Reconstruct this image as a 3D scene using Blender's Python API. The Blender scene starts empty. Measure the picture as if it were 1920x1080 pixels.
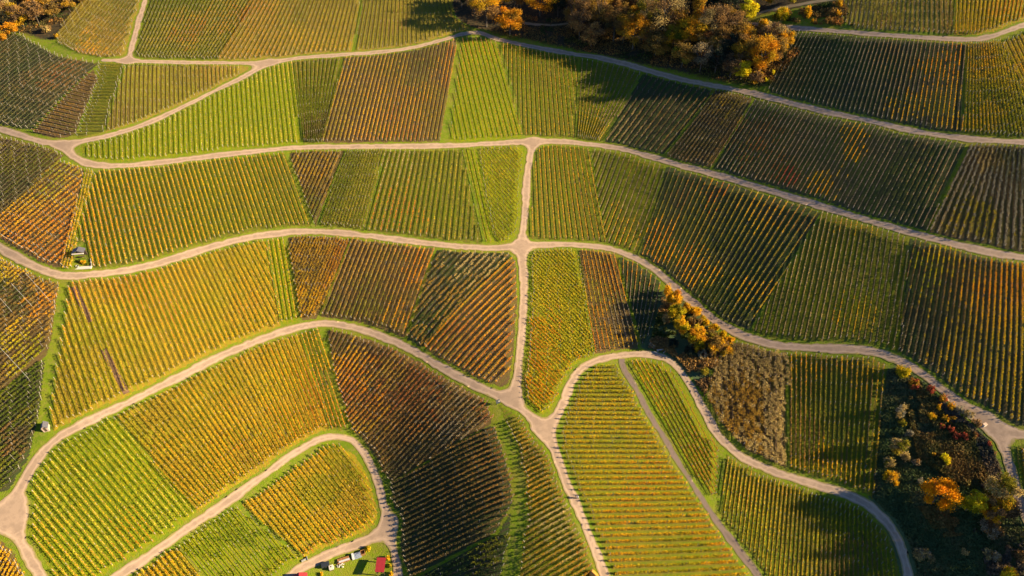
import bpy, bmesh, math
import numpy as np
from mathutils import Vector, Matrix

# ------------------------------------------------------------------ camera, world, sun, exposure
scene = bpy.context.scene
COL = scene.collection
PITCH = math.radians(45.6)
CAM_H = 163.0
FPX = 1280.0
cam_d = bpy.data.cameras.new("camera")
cam_d.lens = 24.0
cam_d.sensor_width = 36.0
cam_d.clip_start = 1.0
cam_d.clip_end = 12000.0
cam = bpy.data.objects.new("camera", cam_d)
cam.location = (0, 0, CAM_H)
cam.rotation_euler = (math.pi / 2 - PITCH, 0, 0)
COL.objects.link(cam)
scene.camera = cam

SUN_EL = math.radians(23.0)
SUN_AZ = math.radians(-4.0)          # direction towards the sun, measured from +x
sun_dir = Vector((math.cos(SUN_EL) * math.cos(SUN_AZ), math.cos(SUN_EL) * math.sin(SUN_AZ), math.sin(SUN_EL)))
world = bpy.data.worlds.new("World")
scene.world = world
world.use_nodes = True
wn = world.node_tree
bg = wn.nodes["Background"]
sky = wn.nodes.new("ShaderNodeTexSky")
sky.sky_type = 'NISHITA'
sky.sun_disc = False
sky.sun_elevation = SUN_EL
sky.sun_rotation = math.pi / 2 - SUN_AZ
sky.air_density = 1.0
sky.dust_density = 0.1
sky.ozone_density = 6.0
sky.altitude = 2200.0
wn.links.new(sky.outputs[0], bg.inputs[0])
bg.inputs[1].default_value = 0.062
sun_d = bpy.data.lights.new("sun", 'SUN')
sun_d.energy = 5.0
sun_d.angle = math.radians(0.5)
sun_d.color = (1.0, 0.82, 0.49)
sun = bpy.data.objects.new("sun", sun_d)
sun.rotation_euler = sun_dir.to_track_quat('Z', 'Y').to_euler()
sun.location = (300, -30, 300)
COL.objects.link(sun)
scene.view_settings.view_transform = 'Standard'
scene.view_settings.look = 'None'
scene.view_settings.gamma = 1.0
scene.view_settings.exposure = 1.88

rng = np.random.default_rng(11)

# ------------------------------------------------------------------ terrain shape
SLOPE = 0.176
cP, sP = math.cos(PITCH), math.sin(PITCH)


def ray(px, py):
    a = (np.asarray(px, float) - 960) / FPX
    b = -(np.asarray(py, float) - 540) / FPX
    return np.stack([a, cP + b * sP, -sP + b * cP], -1)


def plane_to_px(x, y):
    """where a point of the mean hillside would be seen"""
    z = SLOPE * y - CAM_H
    f = y * cP - z * sP
    u = y * sP + z * cP
    f = np.maximum(f, 20)
    return 960 + FPX * x / f, 540 - FPX * u / f


TX = np.array([-200, 0, 240, 480, 620, 720, 790, 900, 980, 1080, 1200, 1440, 1560, 1680, 1790, 1920, 2150], float)
TY = np.array([-60, 0, 135, 270, 405, 540, 675, 810, 945, 1080, 1200], float)
TILT = np.array([  # degrees the hillside leans towards the low sun (+) or away from it (-)
    [0, 2, 4, 3, 2, 1, 0, 0, 0, -3, -8, -14, -10, -6, -1, 4, 0],
    [0, 2, 4, 3, 2, 1, 0, 0, -2, -4, -10, -14, -10, -6, 0, 6, 0],
    [-8, -9, 4, 5, 3, 3, 3, 4, 4, 0, -10, -14, -14, -13, -8, -2, 0],
    [-6, -7, 6, 7, 4, 5, 5, 6, 5, 2, -9, -15, -15, -14, -12, -10, -4],
    [-3, -4, 9, 8, 3, 3, 4, 5, 6, 3, -5, -13, -14, -14, -13, -11, -4],
    [-6, -6, 12, 9, -2, -7, -7, 0, 5, 6, -5, -13, -12, -10, -8, -6, -2],
    [-6, -6, 12, 11, 4, -7, -10, -4, 5, 7, 5, -11, -12, -11, -7, -3, 0],
    [0, 0, 14, 12, 9, -12, -17, -13, 0, 8, 12, -4, -8, -12, -11, -9, -4],
    [6, 8, 15, 12, 10, 0, -19, -17, -3, 8, 12, 8, 4, -7, -11, -8, -4],
    [8, 10, 15, 12, 10, 4, -19, -17, -4, 8, 11, 8, 5, -5, -13, -10, -4],
    [8, 10, 15, 12, 10, 4, -19, -17, -4, 8, 11, 8, 5, -5, -13, -10, -4]], float)


def bil(xs, ys, tab, x, y):
    x = np.clip(x, xs[0], xs[-1] - 1e-6)
    y = np.clip(y, ys[0], ys[-1] - 1e-6)
    i = np.clip(np.searchsorted(xs, x, 'right') - 1, 0, len(xs) - 2)
    j = np.clip(np.searchsorted(ys, y, 'right') - 1, 0, len(ys) - 2)
    fx = (x - xs[i]) / (xs[i + 1] - xs[i])
    fy = (y - ys[j]) / (ys[j + 1] - ys[j])
    return (tab[j, i] * (1 - fx) * (1 - fy) + tab[j, i + 1] * fx * (1 - fy)
            + tab[j + 1, i] * (1 - fx) * fy + tab[j + 1, i + 1] * fx * fy)


GS = 10.0
GX0, GY0, GNX, GNY = -290.0, 0.0, 59, 38


def solve_relief():
    gx = GX0 + GS * np.arange(GNX)
    gy = GY0 + GS * np.arange(GNY)
    X, Y = np.meshgrid(gx, gy)
    n = GNX * GNY
    idx = np.arange(n).reshape(GNY, GNX)
    A = np.zeros((n, n))
    b = np.zeros(n)
    px, py = plane_to_px(X + GS / 2, Y)
    g = -np.tan(np.radians(bil(TX, TY, np.where(TILT < 0, TILT * 1.2, TILT * 1.05), px, py))) * GS
    edge = np.clip((280 - np.abs(X + GS / 2)) / 80, 0, 1)
    g = g * edge

    def add(i0, i1, val, w):
        A[i0, i0] += w
        A[i1, i1] += w
        A[i0, i1] -= w
        A[i1, i0] -= w
        np.add.at(b, i1, w * val)
        np.add.at(b, i0, -w * val)
    for j in range(GNY):
        add(idx[j, :-1], idx[j, 1:], g[j, :-1], 1.0)
    for j in range(GNY - 1):
        add(idx[j], idx[j + 1], np.zeros(GNX), 0.12)
    A[np.arange(n), np.arange(n)] += 1e-4
    return np.linalg.solve(A, b).reshape(GNY, GNX)


RELIEF = solve_relief()


def relief(x, y):
    u = np.clip((np.asarray(x, float) - GX0) / GS, 1, GNX - 3.001)
    v = np.clip((np.asarray(y, float) - GY0) / GS, 1, GNY - 3.001)
    i = u.astype(int)
    j = v.astype(int)
    fx = u - i
    fy = v - j

    def wts(t):
        return [(1 - t) ** 3 / 6, (3 * t ** 3 - 6 * t ** 2 + 4) / 6, (-3 * t ** 3 + 3 * t ** 2 + 3 * t + 1) / 6, t ** 3 / 6]
    wx, wy = wts(fx), wts(fy)
    out = 0
    for a in range(4):
        for c in range(4):
            out = out + wx[a] * wy[c] * RELIEF[j + c - 1, i + a - 1]
    return out


def Hgt(x, y):
    return SLOPE * np.asarray(y, float) + relief(x, y)


def ground(px, py):
    """the point of the hillside seen at a pixel of the photograph"""
    d = ray(px, py)
    t = CAM_H / (SLOPE * d[..., 1] - d[..., 2])
    for _ in range(14):
        f = CAM_H + t * d[..., 2] - Hgt(t * d[..., 0], t * d[..., 1])
        t = t + f / (SLOPE * d[..., 1] - d[..., 2]) * 0.9
    return np.stack([t * d[..., 0], t * d[..., 1]], -1)


def project(x, y, z):
    z = np.asarray(z, float) - CAM_H
    f = np.maximum(y * cP - z * sP, 1)
    return 960 + FPX * x / f, 540 - FPX * (y * sP + z * cP) / f


def scale_at(px, py):
    p = ground(px, py)
    f = p[1] * cP - (Hgt(p[0], p[1]) - CAM_H) * sP
    return FPX / f


# ------------------------------------------------------------------ small helpers
def lattice(seed):
    return np.random.default_rng(seed).random((64, 64))


def vnoise(x, y, s, seed=0):
    L = lattice(seed)
    u = np.asarray(x) / s + 1000
    v = np.asarray(y) / s + 1000
    i = np.floor(u).astype(int)
    j = np.floor(v).astype(int)
    fx = u - i
    fy = v - j
    fx = fx * fx * (3 - 2 * fx)
    fy = fy * fy * (3 - 2 * fy)
    i %= 64
    j %= 64
    i1 = (i + 1) % 64
    j1 = (j + 1) % 64
    return L[j, i] * (1 - fx) * (1 - fy) + L[j, i1] * fx * (1 - fy) + L[j1, i] * (1 - fx) * fy + L[j1, i1] * fx * fy


def inside(poly, x, y):
    poly = np.asarray(poly, float)
    r = np.zeros(np.shape(x), bool)
    n = len(poly)
    for k in range(n):
        x0, y0 = poly[k]
        x1, y1 = poly[(k + 1) % n]
        c = ((y0 > y) != (y1 > y))
        with np.errstate(divide='ignore', invalid='ignore'):
            xi = (x1 - x0) * (y - y0) / (y1 - y0) + x0
        r ^= c & (x < xi)
    return r


def catmull(P, per=8):
    P = np.asarray(P, float)
    Q = np.vstack([2 * P[0] - P[1], P, 2 * P[-1] - P[-2]])
    out = []
    for k in range(1, len(Q) - 2):
        t = np.linspace(0, 1, per, endpoint=False)[:, None]
        a, b, c, d = Q[k - 1], Q[k], Q[k + 1], Q[k + 2]
        out.append(0.5 * (2 * b + (c - a) * t + (2 * a - 5 * b + 4 * c - d) * t ** 2 + (3 * b - a - 3 * c + d) * t ** 3))
    out.append(P[-1:])
    return np.vstack(out)


def mesh_np(name, verts, quads, mats, mat_idx=None, col=None, uv=None, tris=None, smooth=False, attrs=None):
    me = bpy.data.meshes.new(name)
    nv = len(verts)
    me.vertices.add(nv)
    me.vertices.foreach_set("co", np.asarray(verts, np.float32).ravel())
    nq = len(quads)
    nt = 0 if tris is None else len(tris)
    loops = np.asarray(quads, np.int32).ravel()
    starts = np.arange(nq, dtype=np.int32) * 4
    tot = np.full(nq, 4, np.int32)
    if nt:
        starts = np.concatenate([starts, len(loops) + np.arange(nt, dtype=np.int32) * 3])
        loops = np.concatenate([loops, np.asarray(tris, np.int32).ravel()])
        tot = np.concatenate([tot, np.full(nt, 3, np.int32)])
    me.loops.add(len(loops))
    me.loops.foreach_set("vertex_index", loops.astype(np.int32))
    me.polygons.add(nq + nt)
    me.polygons.foreach_set("loop_start", starts.astype(np.int32))
    me.polygons.foreach_set("loop_total", tot)
    if smooth:
        me.polygons.foreach_set("use_smooth", np.ones(nq + nt, bool))
    for m in mats:
        me.materials.append(m)
    if mat_idx is not None:
        me.polygons.foreach_set("material_index", np.asarray(mat_idx, np.int32))
    if col is not None:
        a = me.color_attributes.new("Col", 'FLOAT_COLOR', 'POINT')
        c4 = np.ones((nv, 4), np.float32)
        c4[:, :3] = col
        a.data.foreach_set("color", c4.ravel())
    if uv is not None:
        l = me.uv_layers.new(name="row")
        l.data.foreach_set("uv", np.asarray(uv, np.float32)[loops].ravel())
    if attrs:
        for k, v in attrs.items():
            a = me.attributes.new(k, 'FLOAT', 'POINT')
            a.data.foreach_set("value", np.asarray(v, np.float32))
    me.update(calc_edges=True)
    return me


def link(name, me, parent=None, loc=None):
    o = bpy.data.objects.new(name, me)
    COL.objects.link(o)
    if loc is not None:
        o.location = loc
    if parent is not None:
        o.parent = parent
    return o


def tag(o, label=None, cat=None, group=None, kind=None):
    if label:
        o["label"] = label
    if cat:
        o["category"] = cat
    if group:
        o["group"] = group
    if kind:
        o["kind"] = kind
    return o


def empty(name, loc, rz=0.0):
    o = bpy.data.objects.new(name, None)
    o.empty_display_size = 0.5
    o.location = loc
    o.rotation_euler = (0, 0, rz)
    COL.objects.link(o)
    return o


# ------------------------------------------------------------------ materials
def new_mat(name):
    m = bpy.data.materials.new(name)
    m.use_nodes = True
    nt = m.node_tree
    nt.nodes.clear()
    out = nt.nodes.new("ShaderNodeOutputMaterial")
    return m, nt, out


def N(nt, kind, **kw):
    n = nt.nodes.new(kind)
    for k, v in kw.items():
        if k.startswith("i_"):
            n.inputs[int(k[2:])].default_value = v
        else:
            setattr(n, k, v)
    return n


def noise(nt, scale, detail=4.0, vec=None, rough=0.6):
    n = nt.nodes.new("ShaderNodeTexNoise")
    n.inputs["Scale"].default_value = scale
    n.inputs["Detail"].default_value = detail
    n.inputs["Roughness"].default_value = rough
    if vec is not None:
        nt.links.new(vec, n.inputs["Vector"])
    return n.outputs["Fac"]


def ramp(nt, fac, stops):
    r = nt.nodes.new("ShaderNodeValToRGB")
    el = r.color_ramp.elements
    while len(el) < len(stops):
        el.new(0.5)
    for e, (p, c) in zip(el, stops):
        e.position = p
        e.color = (*c, 1)
    nt.links.new(fac, r.inputs[0])
    return r.outputs[0]


def mixc(nt, fac, a, b, mode='MIX'):
    m = nt.nodes.new("ShaderNodeMix")
    m.data_type = 'RGBA'
    m.blend_type = mode
    if isinstance(fac, (int, float)):
        m.inputs[0].default_value = fac
    else:
        nt.links.new(fac, m.inputs[0])
    for i, s in ((6, a), (7, b)):
        if isinstance(s, tuple):
            m.inputs[i].default_value = (*s, 1)
        else:
            nt.links.new(s, m.inputs[i])
    return m.outputs[2]


def mathn(nt, op, a, b=0.0, clamp=False):
    m = nt.nodes.new("ShaderNodeMath")
    m.operation = op
    m.use_clamp = clamp
    for i, s in ((0, a), (1, b)):
        if isinstance(s, (int, float)):
            m.inputs[i].default_value = s
        else:
            nt.links.new(s, m.inputs[i])
    return m.outputs[0]


def rng_map(nt, v, a, b, c=0.0, d=1.0):
    m = nt.nodes.new("ShaderNodeMapRange")
    nt.links.new(v, m.inputs[0])
    for i, s in enumerate((a, b, c, d)):
        m.inputs[i + 1].default_value = s
    return m.outputs[0]


def surf(nt, out, color, rough=0.9, bump=None, bdist=0.1, bstr=0.6, spec=0.2, metal=0.0):
    p = nt.nodes.new("ShaderNodeBsdfPrincipled")
    p.inputs["Roughness"].default_value = rough
    p.inputs["Specular IOR Level"].default_value = spec
    p.inputs["Metallic"].default_value = metal
    if isinstance(color, tuple):
        p.inputs["Base Color"].default_value = (*color, 1)
    else:
        nt.links.new(color, p.inputs["Base Color"])
    if bump is not None:
        b = nt.nodes.new("ShaderNodeBump")
        b.inputs["Strength"].default_value = bstr
        b.inputs["Distance"].default_value = bdist
        nt.links.new(bump, b.inputs["Height"])
        nt.links.new(b.outputs[0], p.inputs["Normal"])
    nt.links.new(p.outputs[0], out.inputs[0])
    return p


def geo_pos(nt):
    return nt.nodes.new("ShaderNodeNewGeometry").outputs["Position"]


def attr(nt, name):
    a = nt.nodes.new("ShaderNodeAttribute")
    a.attribute_name = name
    return a


def make_ground_mat():
    m, nt, out = new_mat("hillside_grass")
    pos = geo_pos(nt)
    n1 = noise(nt, 0.09, 5, pos)
    n2 = noise(nt, 0.9, 4, pos)
    n3 = noise(nt, 4.0, 3, pos)
    grass = ramp(nt, n1, [(0.30, (0.165, 0.15, 0.014)), (0.5, (0.125, 0.165, 0.006)), (0.72, (0.07, 0.115, 0.006))])
    grass = mixc(nt, rng_map(nt, n2, 0.45, 0.72), grass, (0.17, 0.15, 0.03))
    grass = mixc(nt, rng_map(nt, n3, 0.5, 0.8, 0, 0.6), grass, (0.04, 0.06, 0.01))
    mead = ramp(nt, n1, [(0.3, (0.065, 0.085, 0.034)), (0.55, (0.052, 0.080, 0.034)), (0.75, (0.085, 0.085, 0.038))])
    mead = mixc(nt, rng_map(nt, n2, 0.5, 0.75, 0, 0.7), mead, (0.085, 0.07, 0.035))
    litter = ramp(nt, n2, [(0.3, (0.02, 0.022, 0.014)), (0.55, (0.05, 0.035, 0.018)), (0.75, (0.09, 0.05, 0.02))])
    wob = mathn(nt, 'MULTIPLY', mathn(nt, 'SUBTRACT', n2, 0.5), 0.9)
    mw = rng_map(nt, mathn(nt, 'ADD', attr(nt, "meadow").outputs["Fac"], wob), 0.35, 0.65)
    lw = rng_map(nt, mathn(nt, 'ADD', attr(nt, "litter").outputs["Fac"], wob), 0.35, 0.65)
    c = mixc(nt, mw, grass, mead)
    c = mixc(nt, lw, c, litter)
    surf(nt, out, c, 0.95, n3, 0.25, 0.8, 0.1)
    return m


def make_floor_mat(name, g1, g2, dry, soil, soil_amt):
    """alley between vine rows: grass in the middle, worn and bare under the wires"""
    m, nt, out = new_mat(name)
    pos = geo_pos(nt)
    uvn = nt.nodes.new("ShaderNodeUVMap")
    uvn.uv_map = "row"
    sep = nt.nodes.new("ShaderNodeSeparateXYZ")
    nt.links.new(uvn.outputs[0], sep.inputs[0])
    u = mathn(nt, 'ABSOLUTE', sep.outputs[0])            # 0 under the row, 1 mid alley
    n1 = noise(nt, 0.10, 4, pos)
    n2 = noise(nt, 1.1, 4, pos)
    n3 = noise(nt, 4.5, 3, pos)
    c = ramp(nt, n1, [(0.3, g1), (0.7, g2)])
    c = mixc(nt, rng_map(nt, n2, 0.42, 0.7, 0, 0.85), c, dry)
    under = rng_map(nt, mathn(nt, 'ADD', u, mathn(nt, 'MULTIPLY', mathn(nt, 'SUBTRACT', n2, 0.5), 0.9)), 0.2, 0.5, 1, 0)
    big = rng_map(nt, n1, 0.42, 0.62)
    sa = mathn(nt, 'MAXIMUM', mathn(nt, 'MULTIPLY', under, min(1.0, 0.35 + soil_amt)), mathn(nt, 'MULTIPLY', big, soil_amt))
    c = mixc(nt, sa, c, soil)
    c = mixc(nt, rng_map(nt, n3, 0.52, 0.8, 0, 0.7), c, tuple(0.35 * k for k in g1))
    surf(nt, out, c, 0.95, n3, 0.25, 0.9, 0.1)
    return m


def make_leaf_mat():
    m, nt, out = new_mat("leaves")
    col = attr(nt, "Col").outputs["Color"]
    d = nt.nodes.new("ShaderNodeBsdfDiffuse")
    t = nt.nodes.new("ShaderNodeBsdfTranslucent")
    nt.links.new(col, d.inputs[0])
    nt.links.new(mixc(nt, 0.5, col, (0.5, 0.3, 0.03), 'MULTIPLY'), t.inputs[0])
    nt.links.new(col, t.inputs[0])
    mx = nt.nodes.new("ShaderNodeMixShader")
    mx.inputs[0].default_value = 0.28
    nt.links.new(d.outputs[0], mx.inputs[1])
    nt.links.new(t.outputs[0], mx.inputs[2])
    nt.links.new(mx.outputs[0], out.inputs[0])
    return m


def make_bark_mat(name, a, b, sc=3.0):
    m, nt, out = new_mat(name)
    n = noise(nt, sc, 5, geo_pos(nt))
    surf(nt, out, ramp(nt, n, [(0.3, a), (0.7, b)]), 0.9, n, 0.05, 0.6)
    return m


def make_road_mat(name, base, dark, edge, crack=True):
    m, nt, out = new_mat(name)
    pos = geo_pos(nt)
    n1 = noise(nt, 0.06, 4, pos)
    n2 = noise(nt, 0.7, 5, pos)
    n3 = noise(nt, 9.0, 3, pos)
    n4 = noise(nt, 0.22, 6, pos, 0.7)
    c = ramp(nt, n1, [(0.3, base), (0.5, tuple(k * 0.9 for k in base)), (0.7, tuple(k * 0.78 for k in base))])
    c = mixc(nt, rng_map(nt, n4, 0.49, 0.56, 0, 0.5), c, dark)                     # patched and stained stretches
    c = mixc(nt, rng_map(nt, n2, 0.47, 0.62, 0, 0.6), c, dark)
    c = mixc(nt, rng_map(nt, n3, 0.45, 0.65, 0, 0.4), c, dark)
    inn = attr(nt, "inner").outputs["Fac"]                # metres from the edge
    wob = mathn(nt, 'ADD', inn, mathn(nt, 'MULTIPLY', mathn(nt, 'SUBTRACT', n2, 0.5), 0.5))
    track = mathn(nt, 'SUBTRACT', 1.0, mathn(nt, 'ABSOLUTE', mathn(nt, 'DIVIDE', mathn(nt, 'SUBTRACT', wob, 0.55), 0.3)), True)
    c = mixc(nt, mathn(nt, 'MULTIPLY', track, 0.5), c, tuple(min(1, k * 1.22) for k in base))
    mid = rng_map(nt, wob, 0.95, 1.25, 0, 0.35)
    c = mixc(nt, mid, c, dark)
    e = rng_map(nt, mathn(nt, 'ADD', inn, mathn(nt, 'MULTIPLY', mathn(nt, 'SUBTRACT', n2, 0.5), 1.5)), 0.02, 0.36, 1, 0)
    c = mixc(nt, mathn(nt, 'MULTIPLY', e, 0.8), c, edge)
    surf(nt, out, c, 0.88, n3, 0.02, 0.4, 0.2)
    return m


def flat_mat(name, c, rough=0.7, var=0.15, sc=2.0, spec=0.3, metal=0.0):
    m, nt, out = new_mat(name)
    n = noise(nt, sc, 5, geo_pos(nt))
    surf(nt, out, ramp(nt, n, [(0.3, tuple(k * (1 - var) for k in c)), (0.7, tuple(min(1, k * (1 + var)) for k in c))]), rough, n, 0.01, 0.3, spec, metal)
    return m


M_GROUND = make_ground_mat()
M_LEAF = make_leaf_mat()
M_BARK = make_bark_mat("bark", (0.045, 0.035, 0.028), (0.11, 0.085, 0.065))
M_STAKE = make_bark_mat("weathered_stake", (0.17, 0.14, 0.115), (0.33, 0.29, 0.24), 1.0)
M_ROAD = make_road_mat("pale_concrete_road", (0.34, 0.235, 0.165), (0.205, 0.140, 0.10), (0.17, 0.145, 0.025))
M_PATH = make_road_mat("brown_gravel_path", (0.135, 0.095, 0.08), (0.09, 0.066, 0.056), (0.13, 0.12, 0.03))
M_TRACK = make_road_mat("dirt_track", (0.22, 0.16, 0.10), (0.15, 0.11, 0.06), (0.10, 0.10, 0.025))
FLOOR = {
    'bright': make_floor_mat("bright_grass_alley", (0.135, 0.180, 0.003), (0.095, 0.155, 0.003), (0.225, 0.19, 0.006), (0.20, 0.14, 0.02), 0.12),
    'green': make_floor_mat("green_grass_alley", (0.095, 0.125, 0.005), (0.065, 0.100, 0.005), (0.17, 0.135, 0.010), (0.13, 0.085, 0.025), 0.22),
    'dry': make_floor_mat("dry_grass_alley", (0.20, 0.165, 0.014), (0.155, 0.15, 0.012), (0.27, 0.19, 0.03), (0.20, 0.115, 0.035), 0.3),
    'brown': make_floor_mat("brown_soil_alley", (0.095, 0.085, 0.016), (0.10, 0.075, 0.02), (0.145, 0.095, 0.028), (0.11, 0.065, 0.032), 0.6),
    'dark': make_floor_mat("dark_grass_alley", (0.040, 0.066, 0.013), (0.032, 0.054, 0.014), (0.065, 0.066, 0.02), (0.058, 0.040, 0.026), 0.4),
    'gold': make_floor_mat("leaf_strewn_alley", (0.19, 0.18, 0.008), (0.145, 0.155, 0.008), (0.30, 0.215, 0.014), (0.26, 0.14, 0.02), 0.4),
}

# ------------------------------------------------------------------ roads (pixel traces laid on the hillside)
ROADS = [
    ([(195, 113), (240, 114), (330, 117), (420, 118), (500, 118), (560, 109), (640, 103), (720, 97), (780, 88), (830, 75), (868, 64), (900, 62), (935, 74), (1000, 88), (1060, 99), (1120, 108), (1180, 122), (1260, 145), (1340, 161), (1420, 177), (1520, 203), (1620, 225), (1720, 247), (1820, 261), (1960, 270)], 1.55),
    ([(278, -20), (272, 2), (262, 35), (252, 70), (246, 95), (240, 114)], 1.5),
    ([(505, 117), (455, 145), (400, 172), (340, 202), (280, 230), (210, 253), (140, 268), (118, 272)], 1.45),
    ([(-40, 232), (0, 242), (40, 254), (80, 266), (118, 272), (131, 287), (152, 302), (180, 309), (230, 311), (300, 305), (390, 294), (480, 284), (560, 277), (650, 275), (750, 275), (850, 273), (930, 269), (985, 266), (1040, 265), (1100, 270), (1160, 278), (1220, 294), (1280, 312), (1340, 327), (1400, 345), (1470, 365), (1540, 387), (1620, 411), (1700, 434), (1780, 455), (1860, 474), (1960, 490)], 1.6),
    ([(1000, 266), (993, 300), (988, 340), (985, 390), (981, 430), (977, 462), (981, 500), (982, 550), (980, 600), (977, 640), (972, 690), (966, 740)], 1.65),
    ([(-30, 445), (0, 464), (40, 487), (80, 506), (120, 517), (160, 516), (230, 508), (300, 493), (380, 468), (460, 447), (530, 437), (575, 434), (640, 437), (720, 446), (800, 456), (870, 463), (930, 465), (976, 462), (1030, 459), (1090, 460), (1140, 466), (1190, 484), (1230, 508), (1270, 543), (1310, 577), (1350, 607), (1400, 632), (1460, 648), (1520, 653), (1600, 655), (1650, 663), (1700, 683), (1740, 709), (1800, 757), (1850, 790), (1895, 810), (1960, 822)], 1.6),
    ([(1850, 790), (1872, 822), (1888, 858), (1899, 895), (1908, 930), (1925, 975), (1950, 1020)], 1.45),
    ([(22, 965), (34, 925), (52, 890), (76, 855), (94, 835), (126, 811), (180, 784), (240, 755), (300, 725), (360, 695), (420, 665), (480, 640), (530, 622), (580, 609), (620, 607), (670, 616), (720, 633), (770, 655), (830, 690), (890, 722), (940, 744), (968, 760), (992, 780), (1016, 805), (1034, 832), (1050, 872), (1062, 905), (1076, 935), (1102, 997), (1127, 1060), (1148, 1120)], 1.5),
    ([(-40, 968), (0, 970), (22, 966)], 3.6),
    ([(22, 965), (34, 1005), (50, 1035), (76, 1080), (92, 1120)], 1.45),
    ([(180, 1110), (225, 1080), (280, 1042), (350, 992), (420, 946), (490, 895), (550, 851), (595, 826), (630, 819), (662, 828), (688, 858), (706, 898), (718, 940), (729, 985), (738, 1030), (745, 1070), (750, 1120)], 1.35),
    ([(732, 985), (706, 1003), (680, 1016), (630, 1034), (590, 1053), (550, 1075), (520, 1100)], 1.45),
    ([(1018, 806), (1040, 785), (1056, 755), (1074, 712), (1098, 686), (1132, 672), (1170, 666), (1210, 664), (1248, 673), (1274, 694), (1294, 722), (1318, 766), (1346, 815), (1385, 853), (1435, 878), (1515, 905), (1590, 929), (1630, 949), (1665, 983), (1685, 1015), (1699, 1060), (1706, 1110)], 1.45),
    ([(1365, 46), (1400, 44), (1440, 49), (1520, 55), (1600, 61), (1680, 67), (1760, 72), (1820, 74), (1860, 68), (1895, 56), (1960, 34)], 1.5),
]
PATHS = [([(1165, 672), (1172, 695), (1192, 728), (1225, 790), (1239, 810), (1268, 860), (1300, 910), (1332, 960), (1368, 1010), (1407, 1060), (1440, 1110)], 1.15)]
TRACKS = [([(1330, 39), (1365, 35), (1400, 31), (1440, 20), (1490, 10), (1570, -3)], 0.9),
          ([(972, 42), (1005, 46), (1040, 47), (1062, 44)], 0.8)]

SD = 0.5
SX0, SX1, SY0, SY1 = -262.0, 262.0, 46.0, 318.0
snx, sny = int((SX1 - SX0) / SD) + 1, int((SY1 - SY0) / SD) + 1
sgx = SX0 + SD * np.arange(snx)
sgy = SY0 + SD * np.arange(sny)


def road_field(lst, k):
    tot = np.full((sny, snx), 30.0, np.float32)
    for pts, hw in lst:
        P = np.array([[p[0], p[1]] for p in pts], float)
        hw = hw * 0.80
        g = catmull(ground(P[:, 0], P[:, 1]), 6)
        d = np.full((sny, snx), 30.0, np.float32)
        for a, b in zip(g[:-1], g[1:]):
            R = 14
            i0 = max(0, int((min(a[0], b[0]) - R - SX0) / SD)); i1 = min(snx, int((max(a[0], b[0]) + R - SX0) / SD) + 1)
            j0 = max(0, int((min(a[1], b[1]) - R - SY0) / SD)); j1 = min(sny, int((max(a[1], b[1]) + R - SY0) / SD) + 1)
            if i1 <= i0 or j1 <= j0:
                continue
            X, Y = np.meshgrid(sgx[i0:i1], sgy[j0:j1])
            ab = b - a
            t = np.clip(((X - a[0]) * ab[0] + (Y - a[1]) * ab[1]) / max(1e-9, ab @ ab), 0, 1)
            dd = np.hypot(X - a[0] - t * ab[0], Y - a[1] - t * ab[1]) - hw
            d[j0:j1, i0:i1] = np.minimum(d[j0:j1, i0:i1], dd)
        h = np.maximum(k - np.abs(tot - d), 0) / k
        tot = np.minimum(tot, d) - h * h * k * 0.25
    X, Y = np.meshgrid(sgx, sgy)
    return tot + (vnoise(X, Y, 1.6, 5) - 0.5) * 0.4 + (vnoise(X, Y, 9.0, 6) - 0.5) * 0.5


F_ROAD = road_field(ROADS, 5.0)
F_PATH = road_field(PATHS, 0.5)
F_TRACK = road_field(TRACKS, 0.5)


def field_mesh(name, F, mat, lift, cut=None):
    ins = F < 0
    if cut is not None:
        ins &= cut > -0.4
    cell = ins[:-1, :-1] | ins[1:, :-1] | ins[:-1, 1:] | ins[1:, 1:]
    j, i = np.nonzero(cell)
    gy_, gx_ = np.gradient(F, SD)
    vid = np.full(F.shape, -1, int)
    use = np.zeros(F.shape, bool)
    for dj, di in ((0, 0), (0, 1), (1, 1), (1, 0)):
        use[j + dj, i + di] = True
    jj, ii = np.nonzero(use)
    vid[jj, ii] = np.arange(len(jj))
    x = sgx[ii].copy()
    y = sgy[jj].copy()
    f = F[jj, ii]
    o = f > 0
    g2 = np.maximum(gx_[jj, ii] ** 2 + gy_[jj, ii] ** 2, 0.3)
    x[o] -= (f * gx_[jj, ii] / g2)[o]
    y[o] -= (f * gy_[jj, ii] / g2)[o]
    z = Hgt(x, y) + lift
    quads = np.stack([vid[j, i], vid[j, i + 1], vid[j + 1, i + 1], vid[j + 1, i]], 1)
    me = mesh_np(name, np.stack([x, y, z], 1), quads, [mat], smooth=True, attrs={"inner": np.maximum(-f, 0)})
    return tag(link(name, me), kind="structure")


field_mesh("road", F_ROAD, M_ROAD, 0.075)
field_mesh("gravel_path", F_PATH, M_PATH, 0.066, F_ROAD)
field_mesh("dirt_track", F_TRACK, M_TRACK, 0.058, F_ROAD)
F_ALL = np.minimum(np.minimum(F_ROAD, F_PATH), F_TRACK)


def road_dist(x, y):
    i = np.clip(((x - SX0) / SD).round().astype(int), 0, snx - 1)
    j = np.clip(((y - SY0) / SD).round().astype(int), 0, sny - 1)
    return F_ALL[j, i]


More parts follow.
